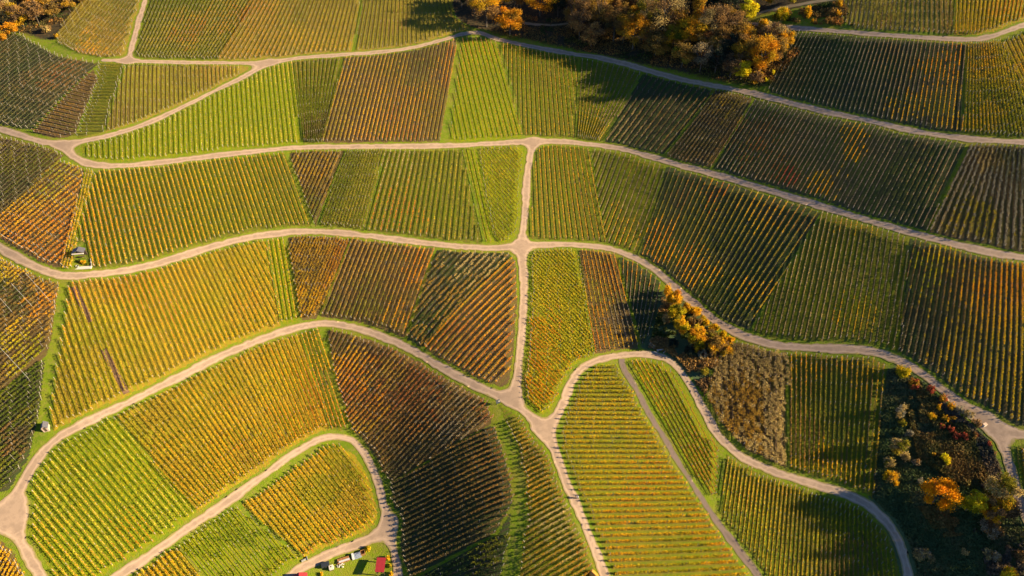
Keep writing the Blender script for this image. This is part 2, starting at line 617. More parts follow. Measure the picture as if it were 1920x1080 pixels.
# ------------------------------------------------------------------ ground sheet
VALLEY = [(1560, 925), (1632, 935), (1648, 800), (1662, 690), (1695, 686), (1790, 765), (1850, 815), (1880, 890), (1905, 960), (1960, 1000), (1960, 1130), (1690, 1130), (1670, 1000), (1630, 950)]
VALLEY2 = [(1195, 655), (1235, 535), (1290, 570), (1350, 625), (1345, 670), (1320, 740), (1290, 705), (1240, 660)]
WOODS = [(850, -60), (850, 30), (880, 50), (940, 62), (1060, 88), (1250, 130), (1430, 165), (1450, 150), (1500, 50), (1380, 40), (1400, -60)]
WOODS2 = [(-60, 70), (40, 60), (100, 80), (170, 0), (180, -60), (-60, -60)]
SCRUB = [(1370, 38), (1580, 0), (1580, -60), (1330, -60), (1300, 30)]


def build_ground():
    fx = np.arange(-262, 262.01, 1.5)
    fy = np.arange(40, 322.01, 1.5)
    ox = np.array([300, 380, 520, 800, 1300, 2200, 4000.])
    xs = np.concatenate([-ox[::-1], fx, ox])
    ys = np.concatenate([[-4000, -2000, -1000, -500, -250, -100, -20, 10], fy, [340, 380, 460, 620, 950, 1600, 2600, 4200.]])
    X, Y = np.meshgrid(xs, ys)
    Z = Hgt(X, Y)
    px, py = project(X, Y, Z)
    near = (np.abs(X) < 300) & (Y > 30) & (Y < 330)
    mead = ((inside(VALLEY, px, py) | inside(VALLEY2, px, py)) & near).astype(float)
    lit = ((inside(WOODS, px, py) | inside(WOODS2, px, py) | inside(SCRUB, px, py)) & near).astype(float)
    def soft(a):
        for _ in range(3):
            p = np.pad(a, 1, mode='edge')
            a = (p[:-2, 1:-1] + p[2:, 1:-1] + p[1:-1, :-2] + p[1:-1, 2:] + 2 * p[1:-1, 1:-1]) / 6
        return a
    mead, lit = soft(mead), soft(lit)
    ny, nx = X.shape
    idx = np.arange(nx * ny).reshape(ny, nx)
    quads = np.stack([idx[:-1, :-1], idx[:-1, 1:], idx[1:, 1:], idx[1:, :-1]], -1).reshape(-1, 4)
    me = mesh_np("ground", np.stack([X, Y, Z], -1).reshape(-1, 3), quads, [M_GROUND], smooth=True,
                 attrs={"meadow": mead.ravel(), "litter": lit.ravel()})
    tag(link("ground", me), kind="structure")


build_ground()

# ------------------------------------------------------------------ leaves
QUAD = np.array([[-1, -1], [1, -1], [1, 1], [-1, 1]], float)


def leaf_cloud(c, size, col, r, up=0.35):
    """n leaf-sized quads with random tilts; returns verts, colours"""
    n = len(c)
    nrm = r.normal(size=(n, 3))
    nrm[:, 2] = np.abs(nrm[:, 2]) + up
    nrm /= np.linalg.norm(nrm, axis=1, keepdims=True)
    a = r.normal(size=(n, 3))
    t = np.cross(nrm, a)
    t /= np.linalg.norm(t, axis=1, keepdims=True) + 1e-9
    b = np.cross(nrm, t)
    s = np.asarray(size)[:, None, None] * (0.5 + 0.28 * (r.random((n, 4, 1)) - 0.5))
    v = c[:, None, :] + s * (QUAD[None, :, :1] * t[:, None, :] + QUAD[None, :, 1:] * b[:, None, :])
    cc = np.repeat(col[:, None, :], 4, 1)
    return v.reshape(-1, 3), cc.reshape(-1, 3)


PAL = {  # leaf colours, from one end of each mixture to the other
    'gold': [(0.36, 0.25, 0.012), (0.56, 0.32, 0.012), (0.62, 0.31, 0.012), (0.54, 0.22, 0.014)],
    'goldgreen': [(0.17, 0.18, 0.008), (0.34, 0.27, 0.010), (0.50, 0.33, 0.014), (0.58, 0.30, 0.014)],
    'paleyellow': [(0.30, 0.28, 0.014), (0.46, 0.37, 0.03), (0.56, 0.40, 0.05), (0.58, 0.32, 0.022)],
    'yellowgreen': [(0.16, 0.17, 0.008), (0.25, 0.22, 0.010), (0.38, 0.30, 0.014), (0.48, 0.31, 0.018)],
    'orange': [(0.26, 0.18, 0.014), (0.45, 0.26, 0.014), (0.56, 0.27, 0.012), (0.46, 0.16, 0.014)],
    'rust': [(0.15, 0.115, 0.016), (0.27, 0.16, 0.020), (0.40, 0.22, 0.018), (0.34, 0.13, 0.018)],
    'olive': [(0.085, 0.095, 0.010), (0.15, 0.135, 0.014), (0.23, 0.18, 0.018), (0.33, 0.22, 0.024)],
    'green': [(0.06, 0.085, 0.010), (0.095, 0.115, 0.010), (0.15, 0.145, 0.014), (0.25, 0.20, 0.02)],
    'darkgreen': [(0.026, 0.042, 0.014), (0.042, 0.062, 0.016), (0.07, 0.078, 0.018), (0.13, 0.10, 0.026)],
    'brown': [(0.085, 0.065, 0.022), (0.17, 0.105, 0.028), (0.26, 0.15, 0.030), (0.36, 0.20, 0.030)],
    'tan': [(0.13, 0.10, 0.04), (0.26, 0.185, 0.07), (0.38, 0.26, 0.09), (0.46, 0.32, 0.11)],
    'grey': [(0.09, 0.09, 0.05), (0.16, 0.14, 0.09), (0.24, 0.20, 0.13), (0.23, 0.16, 0.07)],
    'red': [(0.12, 0.05, 0.022), (0.24, 0.055, 0.028), (0.30, 0.055, 0.03), (0.36, 0.09, 0.03)],
    'dusk': [(0.075, 0.075, 0.042), (0.15, 0.12, 0.075), (0.24, 0.18, 0.10), (0.29, 0.18, 0.06)],
    'darkrust': [(0.07, 0.06, 0.025), (0.15, 0.095, 0.032), (0.24, 0.13, 0.032), (0.27, 0.10, 0.028)],
    'umber': [(0.055, 0.065, 0.022), (0.095, 0.085, 0.028), (0.15, 0.11, 0.035), (0.19, 0.105, 0.035)],
    'thorn': [(0.045, 0.055, 0.038), (0.075, 0.066, 0.05), (0.11, 0.085, 0.06), (0.15, 0.10, 0.055)],
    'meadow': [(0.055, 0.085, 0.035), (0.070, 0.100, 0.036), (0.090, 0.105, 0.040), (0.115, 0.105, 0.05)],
    'amber': [(0.24, 0.13, 0.018), (0.42, 0.19, 0.014), (0.54, 0.22, 0.010), (0.48, 0.15, 0.012)],
    'fire': [(0.54, 0.26, 0.010), (0.66, 0.29, 0.008), (0.70, 0.27, 0.008), (0.62, 0.20, 0.010)],
    'lemon': [(0.34, 0.33, 0.015), (0.56, 0.45, 0.015), (0.64, 0.48, 0.015), (0.58, 0.36, 0.018)],
    'mauve': [(0.075, 0.05, 0.028), (0.16, 0.09, 0.04), (0.26, 0.14, 0.048), (0.33, 0.18, 0.045)],
    'shade_dark': [(0.014, 0.022, 0.018), (0.022, 0.032, 0.022), (0.035, 0.040, 0.022), (0.05, 0.042, 0.022)],  # near-black: deep shade of the wood put into the leaf colour
}
PALA = {k: np.array(v) for k, v in PAL.items()}


def pick(pal, f):
    P = PALA[pal]
    f = np.clip(f, 0, 0.9999) * (len(P) - 1)
    i = np.floor(f).astype(int)
    t = (f - i)[:, None]
    return P[i] * (1 - t) + P[np.minimum(i + 1, len(P) - 1)] * t


# ------------------------------------------------------------------ vineyard plots
PLOT_GROUP = "vineyard plots on the hillside"


def vineyard(poly, guide, pal, floor, label, dens=1.0, wid=0.24, top=1.1, patches=(), gap=0.06, rows_off=(), seed=None, mess=0.0):
    r = np.random.default_rng(seed if seed is not None else int(abs(poly[0][0] * 7 + poly[0][1] * 13 + len(label))))
    pa = np.array(poly, float)
    gp = ground(pa[:, 0], pa[:, 1])
    if len(guide) == 9:
        G = np.array(guide[:8], float).reshape(4, 2)
        n = guide[8]
    else:
        cx, cy, dx, dy, sp = guide
        l = math.hypot(dx, dy)
        dx, dy = dx / l, dy / l
        G = np.array([(cx, cy), (cx + dx * 60, cy + dy * 60), (cx - dy * sp * 8, cy + dx * sp * 8), (cx - dy * sp * 8 + dx * 60, cy + dx * sp * 8 + dy * 60)])
        n = 8
    g = ground(G[:, 0], G[:, 1])
    L0, L1, R0, R1 = g

    def line(s):
        return L0 + (R0 - L0) * s, L1 + (R1 - L1) * s
    cen = gp.mean(0)
    root = None
    fv, fq, fuv = [], [], []
    nf = 0
    pxmin, pymin = gp.min(0) - 1
    pxmax, pymax = gp.max(0) + 1
    K = range(-90, n + 91)
    rows = []
    for k in K:
        A, B = line(k / n)
        D = B - A
        ln = float(np.hypot(*D))
        if ln < 0.5:
            continue
        s_n = min(max(k / n, 0.0), 1.0)
        An, Bn = line(s_n)
        Dn = Bn - An
        cosang = float(D @ Dn) / (ln * float(np.hypot(*Dn)))
        if cosang < 0.95:
            continue
        # range of the parameter (metres) that can touch the plot's bounding box
        t = np.arange(-1.2 * ln - 6, 2.2 * ln + 6, 1.0) if len(guide) == 9 else np.arange(-160.0, 160.0 + ln, 1.0)
        P = A + D / ln * t[:, None]
        ok = (P[:, 0] > pxmin) & (P[:, 0] < pxmax) & (P[:, 1] > pymin) & (P[:, 1] < pymax)
        if not ok.any():
            continue
        tt = t[ok] + r.uniform(0, 0.9)
        P = A + D / ln * tt[:, None]
        m = inside(gp, P[:, 0], P[:, 1])
        A2, B2 = line((k + 0.5) / n)
        A1, B1 = line((k - 0.5) / n)
        Pr = A2 + (B2 - A2) * (tt / ln)[:, None]
        Pl = A1 + (B1 - A1) * (tt / ln)[:, None]
        rd = road_dist(P[:, 0], P[:, 1])
        halfw = np.hypot(*(Pr - Pl).T) / 2
        m &= (halfw > 0.2)
        vm = m & (rd > 1.25)
        # floor ribbon: five points across, every half metre
        tf = np.arange(tt[0] - 0.5, tt[-1] + 0.6, 0.5)
        W5 = np.linspace(-0.5, 0.5, 5)
        V = np.empty((len(tf), 5, 3))
        for c_, w_ in enumerate(W5):
            Aw, Bw = line((k + w_) / n)
            V[:, c_, :2] = Aw + (Bw - Aw) * (tf / ln)[:, None]
        V[:, :, 2] = Hgt(V[:, :, 0], V[:, :, 1]) + 0.03
        fm = inside(gp, V[:, :, 0], V[:, :, 1]) & (road_dist(V[:, :, 0], V[:, :, 1]) > 0.5)
        b = fm[:-1, :-1] & fm[1:, :-1] & fm[:-1, 1:] & fm[1:, 1:]
        if b.any() and np.median(halfw) > 0.2:
            qi, qj = np.nonzero(b)
            UV = np.zeros((len(tf), 5, 2))
            UV[:, :, 0] = W5[None] * 2
            UV[:, :, 1] = tf[:, None]
            fv.append(V.reshape(-1, 3))
            fuv.append(UV.reshape(-1, 2))
            base = nf + qi * 5 + qj
            fq.append(np.stack([base, base + 1, base + 6, base + 5], 1))
            nf += len(tf) * 5
        # runs of vines
        d = np.diff(np.concatenate([[0], vm.astype(int), [0]]))
        for s, e in zip(np.nonzero(d == 1)[0], np.nonzero(d == -1)[0]):
            if e - s >= 4 and k not in rows_off:
                rows.append((k, P[s:e], D / ln))
    if not rows:
        print("EMPTY PLOT", label)
        return
    rows.sort(key=lambda q: -len(q[1]))
    zc = float(Hgt(cen[0], cen[1]))
    org = np.array([cen[0], cen[1], zc])
    root = tag(empty("vineyard_plot", org), label, "vineyard", PLOT_GROUP)
    F = np.vstack(fv) - org
    Q = np.vstack(fq)
    used = np.unique(Q)
    remap = np.full(len(F), -1)
    remap[used] = np.arange(len(used))
    link("ground_cover", mesh_np("ground_cover", F[used], remap[Q], [FLOOR[floor]], uv=np.vstack(fuv)[used], smooth=True), root)
    for k, P, D in rows[:100]:
        nv = len(P)
        ctr = P.mean(0)
        f = FPX / max(60, ctr[1] * cP - (Hgt(ctr[0], ctr[1]) - CAM_H) * sP)
        per = int(round((24 + 26 * np.clip((f - 4) / 4, 0, 1)) * dens))
        per = max(3, int(per * {'bright': 0.6, 'gold': 0.8, 'green': 0.78, 'dry': 0.85}.get(floor, 1.0)))
        row_f = r.normal(0, 0.07)
        row_p = r.normal(0, 0.22)
        fx = vnoise(P[:, 0], P[:, 1], 22, 1) * 0.75 + vnoise(P[:, 0], P[:, 1], 5, 2) * 0.25
        fx = 0.5 + (fx - 0.5) * 1.7 + (vnoise(P[:, 0], P[:, 1], 55, 21) - 0.5) * 0.7 + row_f + r.normal(0, 0.09, nv)
        pal_i = np.zeros(nv, int)
        pals_ = [pal]
        if patches:
            qx, qy = project(P[:, 0], P[:, 1], Hgt(P[:, 0], P[:, 1]))
            for (ax, ay, rad, p2) in patches:
                w = np.hypot(qx - ax, qy - ay) / rad + (vnoise(P[:, 0], P[:, 1], 7, 3) - 0.5) * 1.0 + row_p
                s_ = r.random(nv) < np.clip((1.15 - w) / 0.7, 0, 0.92)
                pals_.append(p2)
                pal_i[s_] = len(pals_) - 1
        keep = (r.random(nv) > gap * 0.5) & (vnoise(P[:, 0], P[:, 1], 3.0, 7) > gap * 1.2)
        keep[0] = keep[-1] = True
        vig = np.where(keep, r.uniform(0.85, 1.15, nv) * (0.75 + 0.5 * vnoise(P[:, 0], P[:, 1], 4.0, 9)), 0.12)
        cnt = np.round(per * vig).astype(int)
        src = np.repeat(np.arange(nv), cnt)
        m = len(src)
        if m == 0:
            continue
        along = r.uniform(-0.72, 0.72, m)
        across = np.clip(r.normal(0, 1, m), -1.8, 1.8) * wid * 0.4
        if mess:
            across += r.normal(0, mess * 0.7, nv)[src]
        hh = r.beta(1.6, 1.2, m)
        z = 0.36 + hh * (top - 0.36) * np.repeat(r.uniform(0.92, 1.06, nv), cnt)
        x = P[src, 0] + D[0] * along - D[1] * across
        y = P[src, 1] + D[1] * along + D[0] * across
        zz = Hgt(P[:, 0], P[:, 1])[src] + z + (x - P[src, 0]) * 0 
        c3 = np.stack([x, y, zz], 1) - org
        fl_ = fx[src] + r.normal(0, 0.13, m)
        lc = np.zeros((m, 3))
        for q_, p_ in enumerate(pals_):
            w_ = pal_i[src] == q_
            if w_.any():
                lc[w_] = pick(p_, fl_[w_])
        lc = lc * r.uniform(0.8, 1.2, (m, 1))
        lc[:, 0] *= r.uniform(0.9, 1.1, m)
        v, cc = leaf_cloud(c3, r.uniform(0.10, 0.18, m), np.clip(lc, 0, 0.8), r)
        nq = m
        # stakes: one at each end and one every few vines
        si = np.unique(np.concatenate([[0, nv - 1], np.arange(2, nv - 2, 5)]))
        hs = np.where((si == 0) | (si == nv - 1), 0.055, 0.032)
        sb = np.stack([P[si, 0], P[si, 1], Hgt(P[si, 0], P[si, 1])], 1) - org
        lean = np.zeros((len(si), 2))
        lean[0] = -D * 0.35
        lean[-1] = D * 0.35
        sv = []
        for zl in (0.0, 1.0):
            for a_, b_ in ((-1, -1), (1, -1), (1, 1), (-1, 1)):
                q = sb.copy()
                q[:, 0] += a_ * hs + lean[:, 0] * zl
                q[:, 1] += b_ * hs + lean[:, 1] * zl
                q[:, 2] += zl * (top + 0.18)
                sv.append(q)
        sv = np.stack(sv, 1).reshape(-1, 3)
        ns = len(si)
        b0 = 4 * m + 8 * np.arange(ns)[:, None]
        sq = np.concatenate([b0 + np.array(q_) for q_ in ((0, 1, 5, 4), (1, 2, 6, 5), (2, 3, 7, 6), (3, 0, 4, 7), (4, 5, 6, 7))])
        # the woody cordon that runs the whole length of the row
        cz = Hgt(P[:, 0], P[:, 1]) + 0.62 - org[2]
        nrm2 = np.array([-D[1], D[0]]) * 0.045
        cb = [np.column_stack([P + nrm2 - org[:2], cz]), np.column_stack([P - org[:2], cz + 0.08]), np.column_stack([P - nrm2 - org[:2], cz]), np.column_stack([P - org[:2], cz - 0.08])]
        cv = np.stack(cb, 1).reshape(-1, 3)
        c0 = 4 * m + 8 * ns + 4 * np.arange(nv - 1)[:, None]
        cq = np.concatenate([c0 + np.array(q_) for q_ in ((0, 4, 5, 1), (1, 5, 6, 2), (2, 6, 7, 3), (3, 7, 4, 0))])
        quads = np.vstack([np.arange(4 * m).reshape(-1, 4), sq, cq])
        me = mesh_np("vine_row", np.vstack([v, sv, cv]), quads, [M_LEAF, M_STAKE, M_BARK],
                     mat_idx=np.concatenate([np.zeros(m, int), np.ones(len(sq), int), np.full(len(cq), 2)]),
                     col=np.vstack([cc, np.full((len(sv) + len(cv), 3), 0.3)]))
        link("vine_row", me, root)
    return root



V = vineyard
# --- above the uppermost road
V([(170, -30), (280, -30), (272, 10), (250, 85), (235, 106), (190, 108), (150, 101), (112, 82), (105, 66)], (200, 60, 62, -75, 6.0), 'olive', 'dry',
  "small olive plot with an orange middle between the corner wood and the upper lane", 1.2, 0.3, patches=[(205, 60, 45, 'rust'), (160, 92, 30, 'orange')])
V([(280, -30), (480, -30), (470, 20), (400, 125), (240, 125), (262, 40)], (325, 0, 275, 105, 473, 0, 405, 108, 21), 'olive', 'green',
  "olive brown plot in the angle between the upper lane and the top road", 1.2, 0.28, patches=[(420, 40, 40, 'rust'), (350, 60, 40, 'rust')])
V([(480, -30), (680, -30), (658, 110), (400, 125)], (473, 0, 405, 108, 676, 0, 655, 96, 27), 'rust', 'dry',
  "rust and orange plot above the top road, left of the grassy brown one", 1.3, 0.3, patches=[(560, 20, 40, 'olive'), (440, 60, 25, 'olive'), (620, 70, 60, 'orange')])
V([(684, -30), (850, -30), (850, 30), (885, 55), (830, 78), (780, 92), (664, 108)], (684, 0, 664, 96, 860, 0, 880, 60, 25), 'olive', 'dry',
  "grassy olive plot above the top road with tree shadows falling across it", 1.2, 0.3, patches=[(720, 50, 40, 'brown')])
# --- between the top road, the diagonal lane and the long second road
V([(-30, 60), (40, 66), (110, 106), (188, 120), (176, 128), (60, 245), (-30, 236)], (60, 160, 62, -48, 7.0), 'umber', 'dark',
  "dark brown plot under the corner wood at the left edge", 1.0, 0.3, patches=[(60, 90, 50, 'darkgreen'), (20, 200, 50, 'darkgreen'), (130, 150, 40, 'darkrust')])
V([(176, 128), (184, 150), (142, 252), (112, 265), (60, 248)], (120, 210, 62, 16, 8.0), 'darkrust', 'brown',
  "narrow rusty red brown strip beside the dark plot at the left", 1.1, 0.28, patches=[(100, 235, 45, 'darkrust')])
V([(186, 120), (234, 120), (196, 248), (142, 262), (182, 160)], (185, 180, 62, 2, 6.0), 'olive', 'green',
  "narrow olive strip with rows running crosswise, right of the rusty strip", 1.1, 0.28)
V([(238, 122), (500, 122), (440, 152), (330, 208), (196, 250), (214, 190)], (300, 122, 300, 200, 440, 122, 442, 160, 18), 'yellowgreen', 'dry',
  "triangular olive yellow plot between the top road and the diagonal lane", 1.0, 0.25, patches=[(215, 235, 45, 'brown'), (400, 135, 40, 'rust'), (340, 130, 30, 'olive')])
V([(140, 278), (250, 245), (330, 212), (440, 158), (510, 122), (548, 118), (568, 285), (300, 312), (180, 306)], (250, 240, 252, 305, 548, 122, 567, 275, 33), 'paleyellow', 'bright',
  "long wedge of bright green grass with pale yellow rows below the diagonal lane", 0.8, 0.17, patches=[(200, 285, 60, 'yellowgreen')])
V([(550, 116), (646, 102), (606, 275), (570, 278)], (556, 122, 572, 272, 645, 108, 606, 270, 11), 'olive', 'green',
  "tapering deep olive green plot between the pale yellow wedge and the gold striped plot", 1.3, 0.3, patches=[(590, 240, 40, 'brown')])
V([(646, 104), (856, 66), (856, 90), (824, 270), (604, 275)], (650, 112, 606, 268, 858, 76, 825, 262, 28), 'orange', 'brown',
  "dark earthed plot with orange gold stripes leaning left, below the top road", 0.95, 0.2, patches=[(800, 110, 50, 'olive'), (700, 250, 60, 'gold')])
V([(866, 70), (930, 78), (982, 264), (842, 266), (860, 130)], (868, 78, 912, 262, 930, 84, 980, 260, 7), 'orange', 'bright',
  "fan of pale orange rows on green grass leaning right, left of the upright gold rows", 0.9, 0.2, patches=[(860, 230, 50, 'yellowgreen')])
V([(936, 76), (1000, 92), (1085, 106), (1078, 262), (984, 260), (965, 180)], (967, 95, 969, 255, 1060, 105, 1076, 258, 12), 'gold', 'green',
  "plot of thin upright gold rows just below the round orange tree by the top road", 0.9, 0.18)
V([(1086, 108), (1205, 130), (1125, 268), (1080, 264)], (1092, 110, 1084, 258, 1190, 135, 1120, 264, 10), 'tan', 'green',
  "shaded fan of thin pale rows below the wood's shadow", 0.75, 0.17, patches=[(1100, 230, 45, 'gold')])
V([(1207, 132), (1345, 160), (1238, 300), (1127, 272)], (1207, 150, 1124, 266, 1340, 163, 1236, 292, 11), 'brown', 'dark',
  "shadowed brown plot with bushy yellow tufted rows under the wood", 1.3, 0.36, patches=[(1160, 240, 60, 'tan'), (1240, 180, 50, 'darkrust')], mess=0.1)
V([(1348, 160), (1418, 176), (1326, 325), (1242, 302)], (1348, 165, 1240, 294, 1416, 180, 1328, 320, 12), 'darkrust', 'brown',
  "dark rust red strip of vines running down from the top road on the right", 1.2, 0.3, patches=[(1330, 260, 50, 'darkrust'), (1370, 190, 40, 'rust')])
V([(1421, 176), (1520, 203), (1620, 226), (1720, 247), (1815, 262), (1733, 442), (1600, 408), (1470, 367), (1330, 326)], (1421, 182, 1331, 322, 1815, 268, 1735, 435, 45), 'dusk', 'dark',
  "largest dark plot with thin grey rows and a few bright yellow streaks on the right", 0.85, 0.19, patches=[(1465, 322, 30, 'darkrust'), (1480, 330, 14, 'red'), (1400, 250, 60, 'darkrust'), (1545, 355, 34, 'gold'), (1575, 330, 28, 'gold'), (1545, 350, 26, 'gold'), (1610, 250, 34, 'gold'), (1600, 290, 30, 'gold'), (1700, 340, 70, 'darkgreen')])
V([(1822, 262), (1960, 272), (1960, 488), (1860, 474), (1738, 443)], (1824, 268, 1742, 436, 1925, 275, 1925, 480, 13), 'grey', 'brown',
  "grey brown plot of bushy half bare vines at the right edge", 1.5, 0.4, patches=[(1850, 300, 30, 'tan'), (1830, 420, 50, 'olive')], mess=0.15)
# --- top right corner
V([(1582, -30), (1790, -30), (1785, 64), (1600, 56), (1570, 30)], (1600, -10, 1590, 60, 1780, -10, 1785, 65, 22), 'brown', 'dry',
  "overgrown brown plot above the upper right road", 0.9, 0.4, patches=[(1720, 20, 45, 'darkgreen'), (1640, 10, 40, 'olive')], gap=0.2, mess=0.3)
V([(1793, -30), (1960, -30), (1960, 30), (1895, 52), (1850, 66), (1788, 68)], (1793, -5, 1790, 68, 1870, -5, 1862, 62, 10), 'goldgreen', 'gold',
  "golden plot above the bend of the upper right road", 1.1, 0.26, patches=[(1890, 20, 40, 'gold')])
V([(1880, 78), (1960, 50), (1960, 250), (1930, 200)], (1900, 100, 40, 85, 9.0), 'goldgreen', 'gold',
  "bright yellow triangle at the right edge below the bend of the upper right road", 1.2, 0.3, patches=[(1915, 100, 30, 'gold')])
V([(1812, 80), (1876, 78), (1925, 190), (1950, 268), (1806, 258)], (1814, 80, 1808, 245, 1878, 80, 1912, 258, 14), 'goldgreen', 'green',
  "plot of upright yellow rows on green below the upper right road", 0.95, 0.2, patches=[(1850, 220, 50, 'gold'), (1830, 110, 30, 'olive')])
V([(1497, 54), (1600, 64), (1809, 78), (1803, 256), (1720, 244), (1620, 222), (1445, 178), (1440, 165)], (1500, 57, 1441, 168, 1809, 82, 1792, 245, 41), 'dusk', 'dark',
  "dark navy plot with thin grey rows between the two right hand roads beside the wood", 0.85, 0.19, patches=[(1780, 140, 55, 'gold'), (1720, 200, 45, 'gold'), (1480, 160, 40, 'darkrust'), (1780, 230, 60, 'gold'), (1560, 80, 40, 'darkgreen')])
# --- between the second road and the third road
V([(-30, 252), (80, 272), (122, 290), (110, 302), (60, 352), (-30, 432)], (40, 340, 62, -54, 7.0), 'umber', 'brown',
  "dull brown plot tucked in the bend at the left edge", 1.2, 0.32, patches=[(20, 290, 50, 'olive'), (90, 290, 30, 'olive')], mess=0.1)
V([(112, 302), (160, 314), (122, 500), (100, 510), (40, 480), (-30, 445), (-30, 432)], (60, 420, 62, -52, 8.5), 'orange', 'brown',
  "orange gold plot with slanting rows left of the roadside shelter", 1.1, 0.26, patches=[(60, 420, 40, 'gold'), (110, 330, 40, 'goldgreen')])
V([(162, 314), (178, 318), (150, 430), (138, 505), (112, 508)], (160, 318, 118, 495, 176, 318, 142, 470, 3), 'goldgreen', 'bright',
  "thin strip of three or four gold rows above the roadside shelter", 0.9, 0.22)
V([(186, 314), (300, 310), (535, 288), (588, 430), (540, 438), (400, 462), (250, 503), (176, 512), (166, 480), (150, 430), (178, 330)], (187, 320, 228, 490, 530, 288, 580, 425, 39), 'gold', 'green',
  "wide green plot with orange yellow rows right of the roadside shelter", 0.95, 0.2, patches=[(300, 380, 40, 'orange'), (500, 330, 60, 'orange'), (240, 460, 40, 'paleyellow')])
V([(540, 286), (648, 280), (625, 335), (592, 428)], (548, 290, 530, 330, 648, 282, 625, 335, 13), 'rust', 'brown',
  "rust orange triangle under the second road, point downwards", 1.4, 0.3, patches=[(580, 400, 40, 'olive'), (570, 300, 40, 'orange')], mess=0.08)
V([(650, 280), (722, 280), (682, 440), (594, 436), (628, 340)], (652, 284, 594, 428, 722, 284, 682, 430, 14), 'green', 'green',
  "deep green plot with fine rows, right of the rust orange triangle", 1.2, 0.26, patches=[(620, 420, 40, 'olive')])
V([(724, 280), (866, 280), (905, 458), (800, 452), (684, 440)], (724, 284, 682, 432, 868, 282, 852, 455, 16), 'olive', 'green',
  "olive plot with broken pale gold rows, left of the bright lime corner plot", 1.15, 0.27, patches=[(740, 300, 45, 'tan'), (760, 400, 50, 'orange'), (830, 310, 50, 'yellowgreen'), (850, 420, 40, 'yellowgreen')])
V([(869, 280), (896, 280), (928, 455), (912, 458)], (872, 282, 912, 455, 888, 280, 928, 450, 2), 'yellowgreen', 'bright',
  "two pale rows on a grass lane leading down to the crossroads", 0.8, 0.17)
V([(898, 278), (1000, 270), (990, 330), (978, 460), (932, 458), (912, 370)], (940, 360, 52, 60, 5.5), 'yellowgreen', 'bright',
  "bright lime yellow corner plot left of the short road down to the crossroads", 1.2, 0.3, patches=[(960, 320, 40, 'olive'), (940, 430, 30, 'olive')], mess=0.1)
V([(1000, 280), (1015, 268), (1104, 268), (1137, 462), (985, 462), (985, 400)], (1003, 280, 1010, 450, 1101, 276, 1134, 450, 12), 'gold', 'green',
  "rounded corner plot of clear gold rows right of the short road down to the crossroads", 0.85, 0.18)
V([(1106, 270), (1160, 278), (1250, 302), (1194, 480), (1139, 464)], (1135, 285, 1090, 400, 1250, 305, 1190, 468, 12), 'tan', 'green',
  "olive plot with thin tan rows, right of the clear gold rows by the crossroads", 1.0, 0.2, patches=[(1170, 440, 55, 'gold'), (1200, 300, 40, 'orange')])
V([(1252, 302), (1340, 327), (1470, 366), (1546, 390), (1400, 628), (1310, 577), (1230, 508), (1196, 484)], (1250, 305, 1192, 466, 1545, 402, 1402, 612, 28), 'olive', 'dark',
  "large dark green plot with slanting rows gold at the lower end, above the yellow hedge", 1.05, 0.24, patches=[(1220, 470, 60, 'gold'), (1300, 510, 45, 'gold'), (1330, 335, 55, 'orange'), (1280, 350, 40, 'brown'), (1400, 430, 70, 'olive'), (1400, 560, 40, 'gold'), (1450, 380, 60, 'goldgreen'), (1500, 420, 40, 'brown')])
V([(1548, 388), (1702, 436), (1686, 672), (1600, 660), (1480, 652), (1404, 628)], (1558, 410, 1506, 645, 1704, 445, 1672, 662, 15), 'tan', 'green',
  "dark green plot with thin straw coloured rows in the middle of the right side", 0.75, 0.17, patches=[(1620, 420, 40, 'gold'), (1600, 590, 40, 'gold')])
V([(1706, 436), (1960, 492), (1960, 820), (1850, 792), (1800, 760), (1740, 712), (1680, 672)], (1735, 450, 1690, 655, 1915, 490, 1906, 800, 19), 'brown', 'dark',
  "big plot at the right edge whose rows glow golden towards the road below", 1.15, 0.24, patches=[(1850, 690, 150, 'gold'), (1880, 640, 110, 'gold'), (1900, 540, 90, 'gold'), (1760, 480, 60, 'goldgreen'), (1700, 640, 50, 'tan'), (1800, 640, 60, 'orange')])
# --- between the third road and the fourth road
V([(-30, 480), (0, 478), (60, 512), (112, 532), (98, 640), (88, 668), (-30, 760)], (40, 600, 62, -50, 8.0), 'brown', 'brown',
  "brown plot with gold flecks and a dark green corner at the left edge", 1.2, 0.32, patches=[(30, 560, 48, 'darkgreen'), (20, 500, 35, 'goldgreen'), (85, 575, 45, 'gold'), (40, 650, 55, 'goldgreen'), (80, 520, 20, 'olive')], mess=0.12)
V([(-30, 764), (86, 672), (78, 760), (58, 850), (34, 915), (-30, 935)], (30, 800, 62, -52, 8.0), 'green', 'dark',
  "dark green and reddish plot below the brown one at the left edge", 1.3, 0.34, patches=[(30, 830, 40, 'darkrust'), (60, 780, 25, 'olive')], mess=0.12)
V([(132, 528), (250, 512), (400, 470), (498, 450), (530, 620), (480, 642), (300, 726), (150, 800), (100, 818), (96, 780), (116, 640)], (140, 535, 218, 750, 440, 465, 518, 620, 31), 'gold', 'gold',
  "large golden yellow plot between the grass lane and the fourth road, with bare earth strips", 1.0, 0.22, patches=[(300, 600, 50, 'orange'), (250, 520, 50, 'orange'), (400, 560, 60, 'goldgreen'), (170, 600, 60, 'goldgreen'), (140, 740, 50, 'orange')])
V([(502, 448), (534, 442), (562, 615), (532, 622)], (503, 450, 531, 612, 530, 444, 558, 608, 3), 'gold', 'bright',
  "strip of four gold rows between the large golden plot and the rusty brown one", 0.9, 0.2)
V([(538, 440), (662, 440), (588, 612), (566, 612)], (640, 445, 576, 600, 662, 446, 600, 600, 4), 'rust', 'brown',
  "densely leaved rusty brown wedge below the third road", 1.5, 0.34, patches=[(560, 560, 60, 'orange')], mess=0.15)
